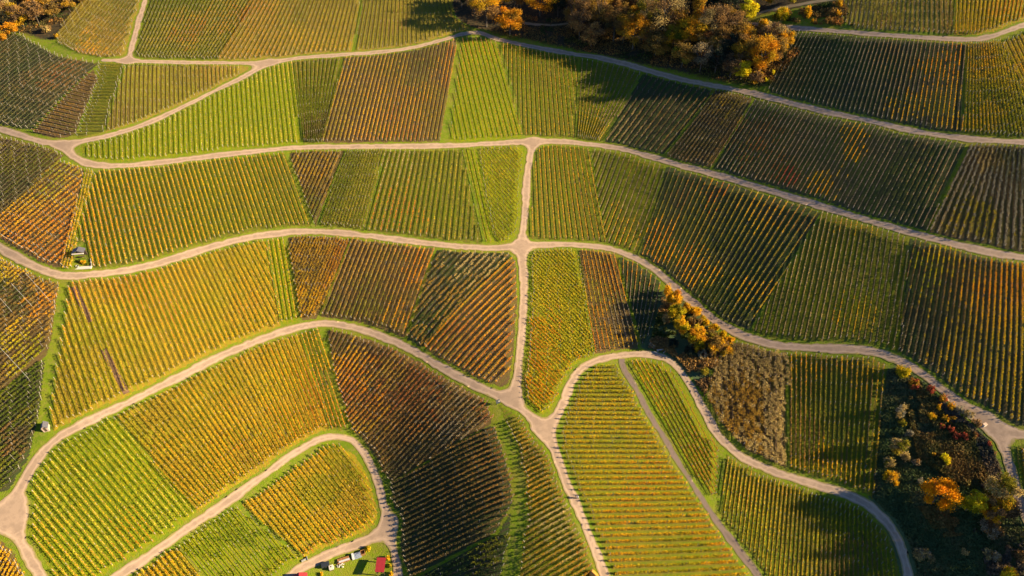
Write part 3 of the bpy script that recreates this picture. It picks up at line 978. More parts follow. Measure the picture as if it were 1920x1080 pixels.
V([(664, 440), (818, 458), (754, 650), (700, 628), (592, 612)], (664, 446, 600, 604, 816, 464, 752, 640, 18), 'brown', 'brown',
  "brown plot with leaning gold green rows between the rusty wedge and the bushy patch", 1.2, 0.26, patches=[(780, 500, 40, 'gold'), (680, 580, 60, 'olive'), (740, 600, 40, 'orange')])
V([(820, 460), (962, 472), (960, 482), (795, 652), (758, 650)], (860, 560, -60, 68, 9.0), 'brown', 'dark',
  "untidy brown patch with dark bushes left of the crossroads", 1.3, 0.4, patches=[(840, 500, 38, 'darkgreen'), (800, 600, 40, 'darkgreen'), (910, 490, 50, 'tan')], gap=0.12, mess=0.35)
V([(964, 480), (980, 500), (980, 640), (966, 742), (890, 722), (797, 655)], (880, 590, -60, 66, 9.5), 'orange', 'brown',
  "orange gold triangle of slanting rows left of the road below the crossroads", 1.15, 0.25, patches=[(930, 560, 70, 'gold'), (860, 640, 40, 'rust')])
V([(985, 480), (1010, 464), (1082, 466), (1114, 670), (1078, 700), (1058, 750), (1040, 785), (1018, 800), (985, 770), (980, 650)], (1040, 600, 52, 52, 5.5), 'yellowgreen', 'bright',
  "tongue shaped plot below the crossroads, lime yellow above and orange at its tip", 1.5, 0.32, patches=[(1020, 740, 95, 'orange'), (1010, 660, 60, 'orange'), (998, 600, 36, 'orange')], mess=0.12)
V([(1084, 464), (1140, 466), (1154, 476), (1200, 662), (1116, 668)], (1084, 472, 1117, 660, 1150, 476, 1196, 652, 9), 'orange', 'brown',
  "brown plot of upright orange rows just above the hairpin road", 0.9, 0.2, patches=[(1165, 600, 40, 'dusk'), (1110, 560, 30, 'yellowgreen')])
V([(1157, 476), (1190, 484), (1240, 525), (1230, 600), (1204, 650)], (1160, 478, 1160, 600, 1240, 520, 1212, 640, 9), 'dusk', 'dark',
  "small dark triangle of thin rows left of the orange hedge trees", 0.8, 0.18, patches=[(1190, 500, 40, 'orange')])
V([(1372, 640), (1420, 646), (1474, 658), (1476, 880), (1400, 845), (1352, 795), (1325, 745), (1340, 680)], (1350, 650, 1355, 840, 1474, 660, 1476, 875, 12), 'tan', 'brown',
  "scrubby plot of bare straw brown bushes beside the hairpin road", 2.0, 0.9, top=1.2, patches=[(1380, 780, 70, 'brown')], mess=0.55)
V([(1480, 656), (1600, 660), (1664, 676), (1652, 760), (1640, 942), (1560, 912), (1478, 880)], (1482, 662, 1482, 875, 1656, 680, 1636, 925, 18), 'brown', 'green',
  "green plot of upright brown rows, gold at the lower end, beside the shaded meadow", 0.95, 0.19, patches=[(1580, 900, 90, 'gold'), (1590, 870, 60, 'gold'), (1560, 760, 70, 'olive'), (1500, 680, 40, 'orange'), (1620, 690, 40, 'orange'), (1500, 890, 40, 'goldgreen')])
V([(1900, 828), (1960, 828), (1960, 990), (1922, 940), (1906, 880)], (1905, 830, 1920, 940, 1930, 830, 1945, 940, 3), 'gold', 'green',
  "small gold plot at the right edge beside the branching road", 1.0, 0.22)
# --- below the fourth road
V([(45, 965), (60, 900), (96, 842), (213, 782), (368, 950), (372, 975), (225, 1075), (170, 1115), (80, 1080), (45, 1010)], (200, 930, 52, 62, 12.5), 'paleyellow', 'bright',
  "bright green rounded plot with pale yellow rows in the lower left", 0.85, 0.18, patches=[(170, 840, 50, 'goldgreen'), (240, 900, 70, 'goldgreen'), (260, 1000, 45, 'orange')])
V([(216, 780), (300, 735), (420, 676), (480, 650), (562, 622), (622, 812), (550, 846), (440, 930), (372, 965)], (215, 788, 372, 955, 556, 628, 620, 800, 37), 'orange', 'gold',
  "large orange gold plot inside the sweeping fourth road at lower left", 1.15, 0.25, patches=[(400, 800, 60, 'gold'), (520, 720, 60, 'gold'), (260, 800, 40, 'goldgreen'), (460, 860, 40, 'rust')])
V([(564, 618), (598, 614), (652, 806), (624, 814)], (566, 624, 624, 806, 588, 620, 646, 796, 3), 'gold', 'green',
  "strip of four gold rows with a dark grass edge beside the large orange gold plot", 0.9, 0.2)
V([(612, 616), (700, 636), (780, 668), (894, 730), (910, 750), (924, 785), (922, 797), (732, 906), (700, 858), (660, 806), (632, 720)], (642, 625, 615, 680, 882, 738, 735, 892, 30), 'darkrust', 'brown',
  "dark plot of gold tipped brown rows below the fourth road, left of the grass lane", 1.25, 0.27, patches=[(660, 690, 70, 'orange'), (680, 790, 45, 'rust'), (740, 700, 40, 'brown'), (860, 790, 90, 'dusk')])
V([(918, 798), (926, 798), (945, 848), (958, 900), (963, 945), (930, 1000), (765, 1085), (752, 1040), (738, 960), (730, 908)], (830, 930, -60, 30, 8.8), 'darkrust', 'dark',
  "blackish plot of slanting dark rows right of the farm road", 1.3, 0.27, patches=[(900, 850, 45, 'darkrust'), (880, 980, 50, 'darkrust')])
V([(962, 950), (955, 1010), (943, 1060), (930, 1120), (760, 1120), (766, 1090), (932, 1002)], (860, 1060, -60, 32, 9.0), 'darkgreen', 'dark',
  "dark green weedy plot at the bottom edge below the blackish one", 1.2, 0.4, patches=[(900, 1020, 40, 'olive')], gap=0.15, mess=0.35)
V([(932, 752), (962, 764), (998, 798), (1042, 885), (1062, 930), (1112, 1062), (1125, 1120), (966, 1120), (982, 1020), (990, 960), (985, 900), (970, 830), (942, 778)], (1020, 950, -60, 36, 9.0), 'rust', 'green',
  "long narrow plot of tan brown slanting rows between the grass lane and the middle road", 1.15, 0.24, patches=[(1040, 980, 60, 'tan'), (990, 1050, 50, 'rust'), (960, 800, 40, 'olive'), (1000, 850, 40, 'brown')])
V([(1078, 725), (1100, 696), (1132, 684), (1158, 684), (1185, 730), (1218, 795), (1262, 868), (1300, 928), (1368, 1030), (1425, 1120), (1165, 1120), (1127, 1050), (1076, 920), (1052, 840), (1058, 790)], (1075, 690, 1160, 690, 1145, 1078, 1400, 1066, 40), 'goldgreen', 'green',
  "tall golden plot with level rows like steps between the middle road and the gravel path", 1.8, 0.3, top=1.5, patches=[(1110, 720, 60, 'yellowgreen'), (1180, 920, 70, 'gold'), (1330, 1010, 60, 'gold'), (1130, 840, 50, 'yellowgreen'), (1260, 1050, 60, 'yellowgreen')])
V([(1182, 680), (1215, 672), (1246, 680), (1272, 702), (1310, 766), (1338, 820), (1346, 850), (1343, 940), (1300, 892), (1250, 806), (1200, 722)], (1178, 684, 1240, 790, 1262, 690, 1320, 800, 9), 'rust', 'bright',
  "narrow plot of rusty rows on green between the gravel path and the hairpin road", 1.0, 0.24, patches=[(1210, 690, 40, 'gold'), (1260, 800, 50, 'olive'), (1220, 760, 30, 'orange')])
V([(1362, 852), (1385, 860), (1435, 885), (1515, 912), (1590, 936), (1628, 955), (1662, 990), (1684, 1030), (1697, 1120), (1440, 1120), (1372, 1010), (1350, 970)], (1402, 870, 1374, 1075, 1640, 960, 1644, 1078, 31), 'yellowgreen', 'green',
  "wide green plot of thin upright rows with long tree shadows at the bottom right", 0.85, 0.18, patches=[(1420, 930, 40, 'paleyellow'), (1500, 1000, 60, 'olive'), (1600, 1060, 60, 'brown')])
V([(-30, 1010), (8, 1015), (30, 1040), (70, 1120), (-30, 1120)], (10, 1060, 30, -60, 8.0), 'goldgreen', 'brown',
  "small gold brown plot in the bottom left corner", 1.1, 0.26)
V([(480, 930), (560, 874), (606, 842), (634, 834), (664, 850), (690, 890), (706, 940), (714, 985), (690, 1004), (640, 1026), (578, 1050), (448, 944)], (580, 950, 50, 62, 9.5), 'gold', 'gold',
  "rounded gold plot inside the farm road loop", 1.15, 0.25, patches=[(640, 880, 50, 'goldgreen'), (600, 920, 40, 'yellowgreen'), (680, 950, 40, 'orange')])
V([(442, 948), (574, 1052), (545, 1072), (510, 1100), (400, 1100), (332, 1022)], (450, 1020, 50, 62, 10.0), 'yellowgreen', 'bright',
  "grassy bright green plot with faint rows between the two gold ones by the farm road", 0.8, 0.26, patches=[(420, 980, 60, 'green'), (500, 1020, 50, 'green')], gap=0.3, mess=0.2)
V([(328, 1026), (396, 1100), (220, 1100), (260, 1072)], (310, 1070, 50, 62, 11.0), 'gold', 'gold',
  "small gold plot at the bottom edge beside the farm road", 1.1, 0.25)

# two bare strips of earth where rows have been grubbed up
def earth_strip(a, b, w, label):
    pa = ground(np.array([a[0], b[0]]), np.array([a[1], b[1]]))
    t = np.linspace(0, 1, 40)[:, None]
    P = pa[0] + (pa[1] - pa[0]) * t
    D = (pa[1] - pa[0]) / np.hypot(*(pa[1] - pa[0]))
    nrm = np.array([-D[1], D[0]])
    vs = []
    for k, s in enumerate((-1, -0.4, 0.4, 1)):
        q = P + nrm * w * s * (1 + 0.15 * (rng.random((40, 1)) - 0.5))
        vs.append(np.column_stack([q, Hgt(q[:, 0], q[:, 1]) + (0.07, 0.10, 0.10, 0.07)[k]]))
    v = np.stack(vs, 1).reshape(-1, 3)
    idx = np.arange(160).reshape(40, 4)
    quads = np.stack([idx[:-1, :-1], idx[:-1, 1:], idx[1:, 1:], idx[1:, :-1]], -1).reshape(-1, 4)
    tag(link("bare_earth", mesh_np("bare_earth", v, quads, [M_SOIL])), kind="structure")


M_SOIL = flat_mat("bare_earth", (0.135, 0.078, 0.042), 0.95, 0.35, 1.5, 0.1)
earth_strip((138, 538), (170, 604), 0.75, "")
earth_strip((194, 655), (238, 738), 0.75, "")
#TREES#

# ------------------------------------------------------------------ trees and shrubs
def tube(path, rad, sides=6):
    P = np.asarray(path, float)
    v, q = [], []
    for k in range(len(P)):
        d = P[min(k + 1, len(P) - 1)] - P[max(k - 1, 0)]
        d /= np.linalg.norm(d) + 1e-9
        a = np.cross(d, [0.3, 0.9, 0.2])
        a /= np.linalg.norm(a) + 1e-9
        b = np.cross(d, a)
        th = np.arange(sides) * 2 * math.pi / sides
        v.append(P[k] + rad[k] * (np.cos(th)[:, None] * a + np.sin(th)[:, None] * b))
    for k in range(len(P) - 1):
        for i in range(sides):
            j = (i + 1) % sides
            q.append((k * sides + i, k * sides + j, (k + 1) * sides + j, (k + 1) * sides + i))
    return np.vstack(v), np.array(q)


def join_tubes(lst):
    vs, qs, n = [], [], 0
    for v, q in lst:
        vs.append(v)
        qs.append(q + n)
        n += len(v)
    return np.vstack(vs), np.vstack(qs)


def make_plant(name, bx, by, wpx, h, pal, label, group, shape='round', dens=1.0, cat=None, pal2=None):
    r = np.random.default_rng(int(abs(bx * 31 + by * 17)) + 5)
    g = ground(bx, by)
    x0, y0 = float(g[0]), float(g[1])
    z0 = float(Hgt(x0, y0))
    f = FPX / max(40, y0 * cP - (z0 - CAM_H) * sP)
    w = wpx / f
    root = tag(empty(name, (x0, y0, z0 - 0.05), r.uniform(0, 6.28)), label, cat or ("tree" if name != "shrub" else "shrub"), group)
    R = w / 2
    tubes = []
    lumps = []
    if shape == 'shrub':
        nl = int(np.clip(6 + R * 4, 7, 18))
        for k in range(nl):
            a, d = r.uniform(0, 6.28), R * 0.72 * math.sqrt(r.random())
            hz = h * (0.72 - 0.38 * d / R) * r.uniform(0.55, 1.2)
            lumps.append((np.array([d * math.cos(a) * 1.1, d * math.sin(a), hz]), R * r.uniform(0.22, 0.46), min(hz * 0.9, h * 0.36)))
        for k in range(6):
            c, _, _ = lumps[k % nl]
            tubes.append(tube([(0, 0, -0.1), c * 0.5 + r.normal(0, 0.1, 3), c], [0.05, 0.035, 0.012], 5))
        trunk_name, crown_name = 'stem', 'foliage'
    else:
        th = h * (0.30 if shape != 'spire' else 0.2)
        cz, ch = (h * 0.62, h * 0.40)
        bend = r.normal(0, 0.03 * h, 2)
        top = np.array([bend[0], bend[1], h * 0.72])
        tubes.append(tube([(0, 0, -0.3), (0.02, 0, 0.5), (bend[0] * 0.4, bend[1] * 0.4, th), top * [0.8, 0.8, 0.8], top], np.array([0.055, 0.036, 0.028, 0.018, 0.006]) * h * 0.62, 8))
        nl = 16
        for k in range(nl):
            a = k * 2.399 + r.uniform(-0.4, 0.4)
            u = (k + 0.5) / nl
            zz = 1 - 1.75 * u + r.normal(0, 0.08)
            zz = np.clip(zz, -0.85, 0.95)
            rad = math.sqrt(max(0.06, 1 - zz * zz)) * (0.70 if shape != 'spire' else 0.6 * (1 - 0.35 * (zz + 1)))
            c = np.array([rad * R * math.cos(a), rad * R * math.sin(a), cz + zz * ch * 0.82]) * r.uniform(0.9, 1.08)
            lumps.append((c * r.uniform(0.86, 1.16), R * r.uniform(0.24, 0.50), ch * r.uniform(0.22, 0.38)))
            st = np.array([bend[0] * 0.5, bend[1] * 0.5, th + (h * 0.7 - th) * r.uniform(0, 0.75) * (0.5 + 0.5 * (zz + 1) / 2)])
            mid = st * 0.45 + c * 0.55 + np.array([0, 0, -0.04 * h])
            tubes.append(tube([st, mid, c], np.array([0.016, 0.010, 0.003]) * h * 0.62, 5))
            if True:
                for _ in range(8 if shape == 'bare' else 3):
                    e = c + r.normal(0, 1, 3) * [R * 0.35, R * 0.35, ch * 0.3] + [0, 0, ch * 0.15]
                    tubes.append(tube([c * 0.6 + mid * 0.4, (c + e) / 2 + r.normal(0, 0.1, 3), e], [0.035, 0.022, 0.008], 3))
        trunk_name, crown_name = 'trunk', 'crown'
    tv, tq = join_tubes(tubes)
    link(trunk_name, mesh_np(trunk_name, tv, tq, [M_BARK], smooth=True), root)
    cs, cols, szs = [], [], []
    ls = 0.20 if f > 5.5 else 0.24
    for c, rr, rz in lumps:
        area = rr * rr * 9
        n = int(np.clip(area / (ls * ls) * 1.35 * dens * (0.42 if shape == 'bare' else 1), 14, 520))
        d = r.normal(size=(n, 3))
        d /= np.linalg.norm(d, axis=1, keepdims=True)
        p = c + d * (r.random((n, 1)) ** 0.6) * [rr, rr, rz] * r.uniform(0.75, 1.4, (n, 1))
        p[:, 2] = np.maximum(p[:, 2], 0.15)
        fl = r.normal(0.5, 0.2)
        pl = pal2 if (pal2 and r.random() < 0.4) else pal
        cc = pick(pl, fl + r.normal(0, 0.14, n)) * r.uniform(0.75, 1.25, (n, 1))
        cs.append(p)
        cols.append(cc)
        szs.append(r.uniform(0.6, 1.35, n) * ls)
    v, cc = leaf_cloud(np.vstack(cs), np.concatenate(szs), np.clip(np.vstack(cols), 0, 0.8), r, 0.2)
    link(crown_name, mesh_np(crown_name, v, np.arange(len(v)).reshape(-1, 4), [M_LEAF], col=cc), root)
    return root


WOOD = "trees of the wood above the top road"
CORNER = "trees in the upper left corner wood"
HEDGE = "trees and bushes beside the hairpin road"
MEADOW = "trees and shrubs in the shaded meadow"
T = [
    # wood at the top centre
    ("broadleaf_tree", 912, 50, 48, 12.5, 'gold', "tall tan gold tree at the left end of the wood, above the top road's bend", WOOD, 'round', 1.0, 'mauve'),
    ("broadleaf_tree", 956, 68, 42, 9.0, 'orange', "round bright orange tree overhanging the top road", WOOD, 'round', 1.3, None),
    ("broadleaf_tree", 890, 26, 30, 12.0, 'mauve', "thin mauve brown tree at the far left edge of the wood", WOOD, 'bare', 1.0, None),
    ("broadleaf_tree", 938, 22, 40, 12.0, 'gold', "gold tree behind the tall tan gold one", WOOD, 'round', 1.0, 'brown'),
    ("broadleaf_tree", 1012, 30, 52, 10.5, 'orange', "wide glowing orange gold tree standing alone over a dark gap in the wood", WOOD, 'round', 1.2, 'gold'),
    ("broadleaf_tree", 976, 16, 36, 9.5, 'rust', "rust brown tree between two orange ones at the top edge", WOOD, 'round', 1.0, 'mauve'),
    ("broadleaf_tree", 1062, 18, 24, 8.0, 'brown', "small dull brown tree left of the gold topped tree at the top edge", WOOD, 'bare', 1.2, None),
    ("broadleaf_tree", 1094, 34, 48, 13.0, 'brown', "gold topped brown tree at the top edge of the wood", WOOD, 'round', 1.0, 'gold'),
    ("broadleaf_tree", 1086, 74, 42, 11.0, 'mauve', "dim mauve brown tree at the left end of the main block of wood", WOOD, 'bare', 1.5, None),
    ("broadleaf_tree", 1108, 88, 38, 8.0, 'mauve', "low brown tree in front of the main block's left end", WOOD, 'round', 0.9, None),
    ("broadleaf_tree", 1124, 62, 42, 14.0, 'brown', "dark brown leafy tree just right of the dim mauve one", WOOD, 'round', 1.0, 'mauve'),
    ("broadleaf_tree", 1150, 78, 36, 11.5, 'darkrust', "dark rust tree beside the orange gold tree of the main block", WOOD, 'round', 1.1, None),
    ("broadleaf_tree", 1158, 32, 40, 12.0, 'mauve', "brown tree with a bright gold tuft at the top edge", WOOD, 'round', 1.0, 'gold'),
    ("broadleaf_tree", 1186, 92, 44, 11.0, 'orange', "orange gold tree at the front of the main block of wood", WOOD, 'round', 1.2, 'rust'),
    ("broadleaf_tree", 1208, 74, 36, 12.0, 'olive', "olive tree between the orange gold tree and the tall tan one", WOOD, 'round', 1.0, 'tan'),
    ("broadleaf_tree", 1238, 76, 60, 16.5, 'mauve', "tallest tree of the wood, bushy pinkish tan", WOOD, 'round', 1.1, 'tan'),
    ("broadleaf_tree", 1228, 104, 44, 7.0, 'brown', "low dim brown tree at the foot of the tallest pinkish tan tree", WOOD, 'bare', 1.3, None),
    ("broadleaf_tree", 1260, 98, 32, 8.0, 'olive', "small yellowish olive tree left of the golden spire", WOOD, 'round', 1.0, 'gold'),
    ("broadleaf_tree", 1292, 92, 46, 10.5, 'gold', "bright golden orange tree below the rust spire", WOOD, 'round', 1.2, 'orange'),
    ("broadleaf_tree", 1300, 68, 28, 14.0, 'rust', "slender rust coloured spire rising behind the golden orange tree", WOOD, 'spire', 1.1, 'orange'),
    ("broadleaf_tree", 1328, 84, 46, 12.0, 'mauve', "half bare mauve brown tree right of the rust spire", WOOD, 'bare', 1.7, 'tan'),
    ("broadleaf_tree", 1348, 96, 34, 9.0, 'darkrust', "dull rusty tree at the right foot of the half bare mauve one", WOOD, 'bare', 1.4, None),
    ("broadleaf_tree", 1278, 126, 42, 8.0, 'brown', "dim brown tree with a greenish base near the top road", WOOD, 'round', 0.8, 'olive'),
    ("broadleaf_tree", 1312, 134, 34, 9.0, 'dusk', "leafless grey tree with pale trunk right of the greenish based one", WOOD, 'bare', 0.6, None),
    ("broadleaf_tree", 1340, 138, 36, 8.0, 'shade_dark', "dark tree in the hollow left of the big orange tree", WOOD, 'bare', 1.5, None),
    ("broadleaf_tree", 1368, 146, 34, 7.0, 'mauve', "dim purple brown tree touching the big orange tree's shady side", WOOD, 'bare', 1.5, None),
    ("broadleaf_tree", 1364, 118, 34, 8.0, 'shade_dark', "dark tree deeper in the hollow behind the dim purple brown one", WOOD, 'bare', 1.5, None),
    ("broadleaf_tree", 1422, 138, 50, 12.5, 'orange', "big orange tree at the right end of the wood", WOOD, 'round', 1.3, 'gold'),
    ("broadleaf_tree", 1396, 106, 36, 11.0, 'rust', "rust red tree just behind the big orange tree", WOOD, 'round', 1.1, 'orange'),
    ("broadleaf_tree", 1440, 96, 48, 10.0, 'mauve', "pinkish tan tree beside the dark plot at the wood's right end", WOOD, 'bare', 2.0, 'tan'),
    ("broadleaf_tree", 1464, 98, 32, 8.0, 'tan', "tan gold edge tree overlapping the corner of the dark plot", WOOD, 'bare', 2.0, 'gold'),
    ("broadleaf_tree", 1388, 150, 26, 5.5, 'lemon', "small yellow green tree at the foot of the big orange tree", WOOD, 'round', 1.3, None),
    ("broadleaf_tree", 1414, 158, 26, 5.0, 'mauve', "small reddish brown tree beside the top road below the big orange tree", WOOD, 'round', 1.0, 'rust'),
    ("shrub", 1437, 154, 9, 2.0, 'lemon', "tiny yellow shrub at the lower corner of the dark plot beside the wood", WOOD, 'shrub', 1.0, None),
    ("shrub", 1449, 140, 8, 2.0, 'lemon', "tiny yellow shrub on the edge of the dark plot, higher up", WOOD, 'shrub', 1.0, None),
    ("shrub", 1376, 66, 28, 4.0, 'mauve', "purple brown shrub under the left end of the upper right road", WOOD, 'shrub', 1.0, None),
    ("shrub", 1404, 66, 30, 4.0, 'rust', "reddish shrub below the lemon yellow tree", WOOD, 'shrub', 1.0, 'mauve'),
    ("shrub", 1430, 58, 28, 4.5, 'tan', "tan gold shrub just below the upper right road", WOOD, 'shrub', 1.2, 'gold'),
    ("shrub", 1472, 72, 24, 3.5, 'tan', "pale tan shrub at the top left corner of the dark plot", WOOD, 'shrub', 1.0, 'rust'),
    # clearing and scrub right of the wood
    ("broadleaf_tree", 1398, 40, 34, 7.5, 'lemon', "vivid lemon yellow tree in the clearing by the upper track", WOOD, 'round', 1.5, None),
    ("shrub", 1464, 36, 28, 4.2, 'goldgreen', "large round yellow olive bush beside the upper track", WOOD, 'shrub', 1.4, None),
    ("shrub", 1452, 36, 13, 2.2, 'olive', "small olive bush at the foot of the large yellow one", WOOD, 'shrub', 1.2, None),
    ("shrub", 1512, 32, 16, 4.0, 'gold', "upright orange yellow bush alone in the scrub above the upper right road", WOOD, 'shrub', 1.5, None),
    ("shrub", 1523, 43, 9, 1.8, 'orange', "small orange bush just above the upper right road", WOOD, 'shrub', 1.4, None),
    ("shrub", 1553, 44, 18, 2.6, 'darkrust', "reddish brown bush in the scrub above the upper right road", WOOD, 'shrub', 1.2, None),
    ("shrub", 1572, 30, 12, 2.2, 'orange', "small orange bush at the edge of the overgrown brown plot", WOOD, 'shrub', 1.2, None),
    ("shrub", 1573, 13, 14, 2.6, 'rust', "rusty bush near the top edge left of the overgrown brown plot", WOOD, 'shrub', 1.2, 'orange'),
    ("shrub", 1346, 41, 8, 2.2, 'rust', "small rust red bush at the left end of the upper track", WOOD, 'shrub', 1.4, None),
    ("broadleaf_tree", 1436, 10, 22, 5.0, 'rust', "rusty treetop at the top edge above the upper track", WOOD, 'round', 1.0, None),
    ("broadleaf_tree", 1482, 6, 26, 4.0, 'darkgreen', "dark green treetop at the top edge above the upper track", WOOD, 'round', 1.0, 'olive'),
    # corner wood
    ("broadleaf_tree", 14, 50, 44, 10.5, 'tan', "pinkish tan tree at the left edge of the corner wood", CORNER, 'round', 1.0, 'mauve'),
    ("broadleaf_tree", 26, 68, 26, 5.5, 'orange', "bright orange tree at the corner wood's lower edge beside the grass track", CORNER, 'round', 1.4, None),
    ("broadleaf_tree", 4, 84, 30, 6.0, 'orange', "orange tree at the left edge of the photo, lowest of the corner wood", CORNER, 'round', 1.2, 'rust'),
    ("broadleaf_tree", 46, 52, 36, 8.5, 'gold', "yellow tree in the middle of the corner wood", CORNER, 'round', 1.1, 'mauve'),
    ("broadleaf_tree", 74, 46, 36, 9.0, 'mauve', "purple brown tree right of the yellow one in the corner wood", CORNER, 'bare', 1.8, None),
    ("broadleaf_tree", 78, 22, 40, 9.0, 'gold', "golden tree near the top edge of the corner wood", CORNER, 'round', 1.1, 'orange'),
    ("broadleaf_tree", 44, 14, 40, 10.0, 'tan', "dull tan tree at the top edge of the corner wood", CORNER, 'bare', 1.8, 'mauve'),
    ("broadleaf_tree", 10, 14, 40, 9.0, 'mauve', "dim brown tree in the very corner of the photo", CORNER, 'round', 1.0, None),
    ("broadleaf_tree", 104, 34, 34, 6.5, 'brown', "dark brown tree at the right side of the corner wood", CORNER, 'bare', 1.6, None),
    ("broadleaf_tree", 132, 22, 36, 6.0, 'mauve', "reddish brown tree at the right end of the corner wood", CORNER, 'round', 1.0, 'rust'),
    ("broadleaf_tree", 108, 8, 34, 8.0, 'orange', "orange flecked tree at the top edge above the dark brown one", CORNER, 'round', 1.0, 'mauve'),
    ("broadleaf_tree", 152, 6, 28, 5.0, 'brown', "small brown tree at the top edge next to the olive plot", CORNER, 'round', 1.0, None),
    ("shrub", 88, 60, 18, 3.0, 'mauve', "pale brown shrub at the head of the grass track", CORNER, 'shrub', 1.0, 'tan'),
    ("shrub", 108, 72, 10, 2.0, 'orange', "small orange shrub at the lower tip of the olive plot", CORNER, 'shrub', 1.2, None),
    # hedge at the hairpin
    ("shrub", 1250, 554, 20, 5.0, 'gold', "uppermost yellow bush of the roadside clump above the hairpin", HEDGE, 'shrub', 1.4, None),
    ("broadleaf_tree", 1262, 574, 28, 5.5, 'orange', "bright orange gold tree near the upper end of the clump above the hairpin", HEDGE, 'round', 1.5, 'gold'),
    ("broadleaf_tree", 1264, 600, 30, 6.0, 'goldgreen', "olive green tree below the bright orange gold one", HEDGE, 'round', 1.3, 'olive'),
    ("broadleaf_tree", 1274, 626, 28, 6.0, 'goldgreen', "yellow and olive tree on the lower left of the clump", HEDGE, 'round', 1.2, 'gold'),
    ("broadleaf_tree", 1303, 648, 34, 7.5, 'orange', "round orange tree in the centre of the clump above the hairpin", HEDGE, 'round', 1.4, 'goldgreen'),
    ("shrub", 1310, 656, 26, 3.5, 'olive', "olive bush at the foot of the round orange tree", HEDGE, 'shrub', 1.2, 'gold'),
    ("shrub", 1248, 606, 18, 4.5, 'mauve', "mauve brown bush on the shady left of the clump", HEDGE, 'shrub', 1.0, 'tan'),
    ("shrub", 1286, 586, 24, 3.5, 'rust', "rusty brown bush behind the yellow hedge", HEDGE, 'shrub', 1.2, 'orange'),
    ("shrub", 1302, 588, 22, 2.8, 'gold', "yellow roadside hedge bush nearest the bright orange gold tree", HEDGE, 'shrub', 1.5, None),
    ("shrub", 1320, 606, 22, 2.6, 'goldgreen', "yellow roadside hedge bush beside the dark gap", HEDGE, 'shrub', 1.5, 'gold'),
    ("shrub", 1338, 620, 22, 2.6, 'gold', "yellow roadside hedge bush, third along the kerb", HEDGE, 'shrub', 1.5, None),
    ("shrub", 1352, 631, 20, 2.4, 'goldgreen', "last yellow roadside hedge bush at the lower end", HEDGE, 'shrub', 1.5, 'gold'),
    ("shrub", 1366, 642, 20, 2.4, 'gold', "low yellow bush where the roadside hedge peters out", HEDGE, 'shrub', 1.5, 'orange'),
    ("broadleaf_tree", 1336, 660, 28, 5.5, 'orange', "orange tree at the lower end of the clump above the hairpin", HEDGE, 'round', 1.4, 'brown'),
    ("shrub", 1360, 664, 24, 3.5, 'rust', "rust coloured bush at the top corner of the scrubby plot", HEDGE, 'shrub', 1.2, 'orange'),
    ("shrub", 1300, 612, 26, 4.0, 'darkrust', "dark red brown bush between the yellow hedge and round orange tree", HEDGE, 'shrub', 1.2, None),
    ("broadleaf_tree", 1330, 648, 30, 5.5, 'brown', "brown tree right of the round orange one", HEDGE, 'round', 1.0, 'olive'),
    ("shrub", 1352, 656, 26, 4.0, 'mauve', "pinkish brown bush beside the scrubby plot", HEDGE, 'shrub', 1.1, None),
    ("shrub", 1334, 668, 16, 3.5, 'rust', "salmon coloured small bush below the brown tree", HEDGE, 'shrub', 1.3, 'mauve'),
    ("shrub", 1316, 670, 20, 3.0, 'grey', "grey leafless bush left of the salmon coloured one", HEDGE, 'shrub', 0.8, None),
    ("shrub", 1290, 664, 22, 3.0, 'shade_dark', "dark bush in the shadow under the clump", HEDGE, 'shrub', 1.0, None),
    ("shrub", 1262, 648, 20, 2.6, 'shade_dark', "dark bush in the shadow above the hairpin's blue shaded road", HEDGE, 'shrub', 1.0, None),
    ("shrub", 1220, 652, 14, 2.2, 'grey', "pale grey bush at the verge above the shaded road", HEDGE, 'shrub', 0.9, None),
    ("shrub", 1320, 700, 18, 2.4, 'olive', "dim olive bush on the bank between road and scrubby plot", HEDGE, 'shrub', 1.0, None),
    # meadow
    ("shrub", 1692, 702, 26, 3.2, 'goldgreen', "yellow olive bush at the top of the meadow by the road", MEADOW, 'shrub', 1.3, None),
    ("shrub", 1711, 726, 20, 3.0, 'red', "dark red bush next to the yellow olive one at the meadow's top", MEADOW, 'shrub', 1.3, 'rust'),
    ("shrub", 1740, 738, 17, 3.0, 'red', "upright red bush by the road, second in the row of red bushes", MEADOW, 'shrub', 1.3, None),
    ("shrub", 1762, 752, 18, 3.0, 'rust', "orange red bush by the road, third in the row of red bushes", MEADOW, 'shrub', 1.3, 'red'),
    ("shrub", 1778, 766, 14, 3.0, 'orange', "upright orange bush at the end of the roadside row", MEADOW, 'shrub', 1.3, 'rust'),
    ("shrub", 1757, 768, 10, 2.4, 'gold', "small gold bush below the roadside row", MEADOW, 'shrub', 1.4, None),
    ("shrub", 1744, 785, 16, 2.4, 'gold', "golden bush standing out in the dark thicket", MEADOW, 'shrub', 1.4, 'orange'),
    ("shrub", 1769, 788, 14, 2.2, 'orange', "dull orange bush right of the golden one in the thicket", MEADOW, 'shrub', 1.2, 'rust'),
    ("shrub", 1784, 788, 12, 2.2, 'rust', "rusty bush right of the dull orange one in the thicket", MEADOW, 'shrub', 1.2, None),
    ("shrub", 1764, 803, 11, 2.0, 'red', "dark red bush below the dull orange one in the thicket", MEADOW, 'shrub', 1.2, 'rust'),
    ("shrub", 1780, 808, 12, 2.0, 'red', "dark red bush near the middle of the thicket", MEADOW, 'shrub', 1.2, None),
    ("shrub", 1790, 820, 15, 2.2, 'red', "crimson bush, left of a pair low in the thicket", MEADOW, 'shrub', 1.2, None),
    ("shrub", 1806, 822, 15, 2.2, 'red', "crimson bush, right of a pair low in the thicket", MEADOW, 'shrub', 1.2, None),
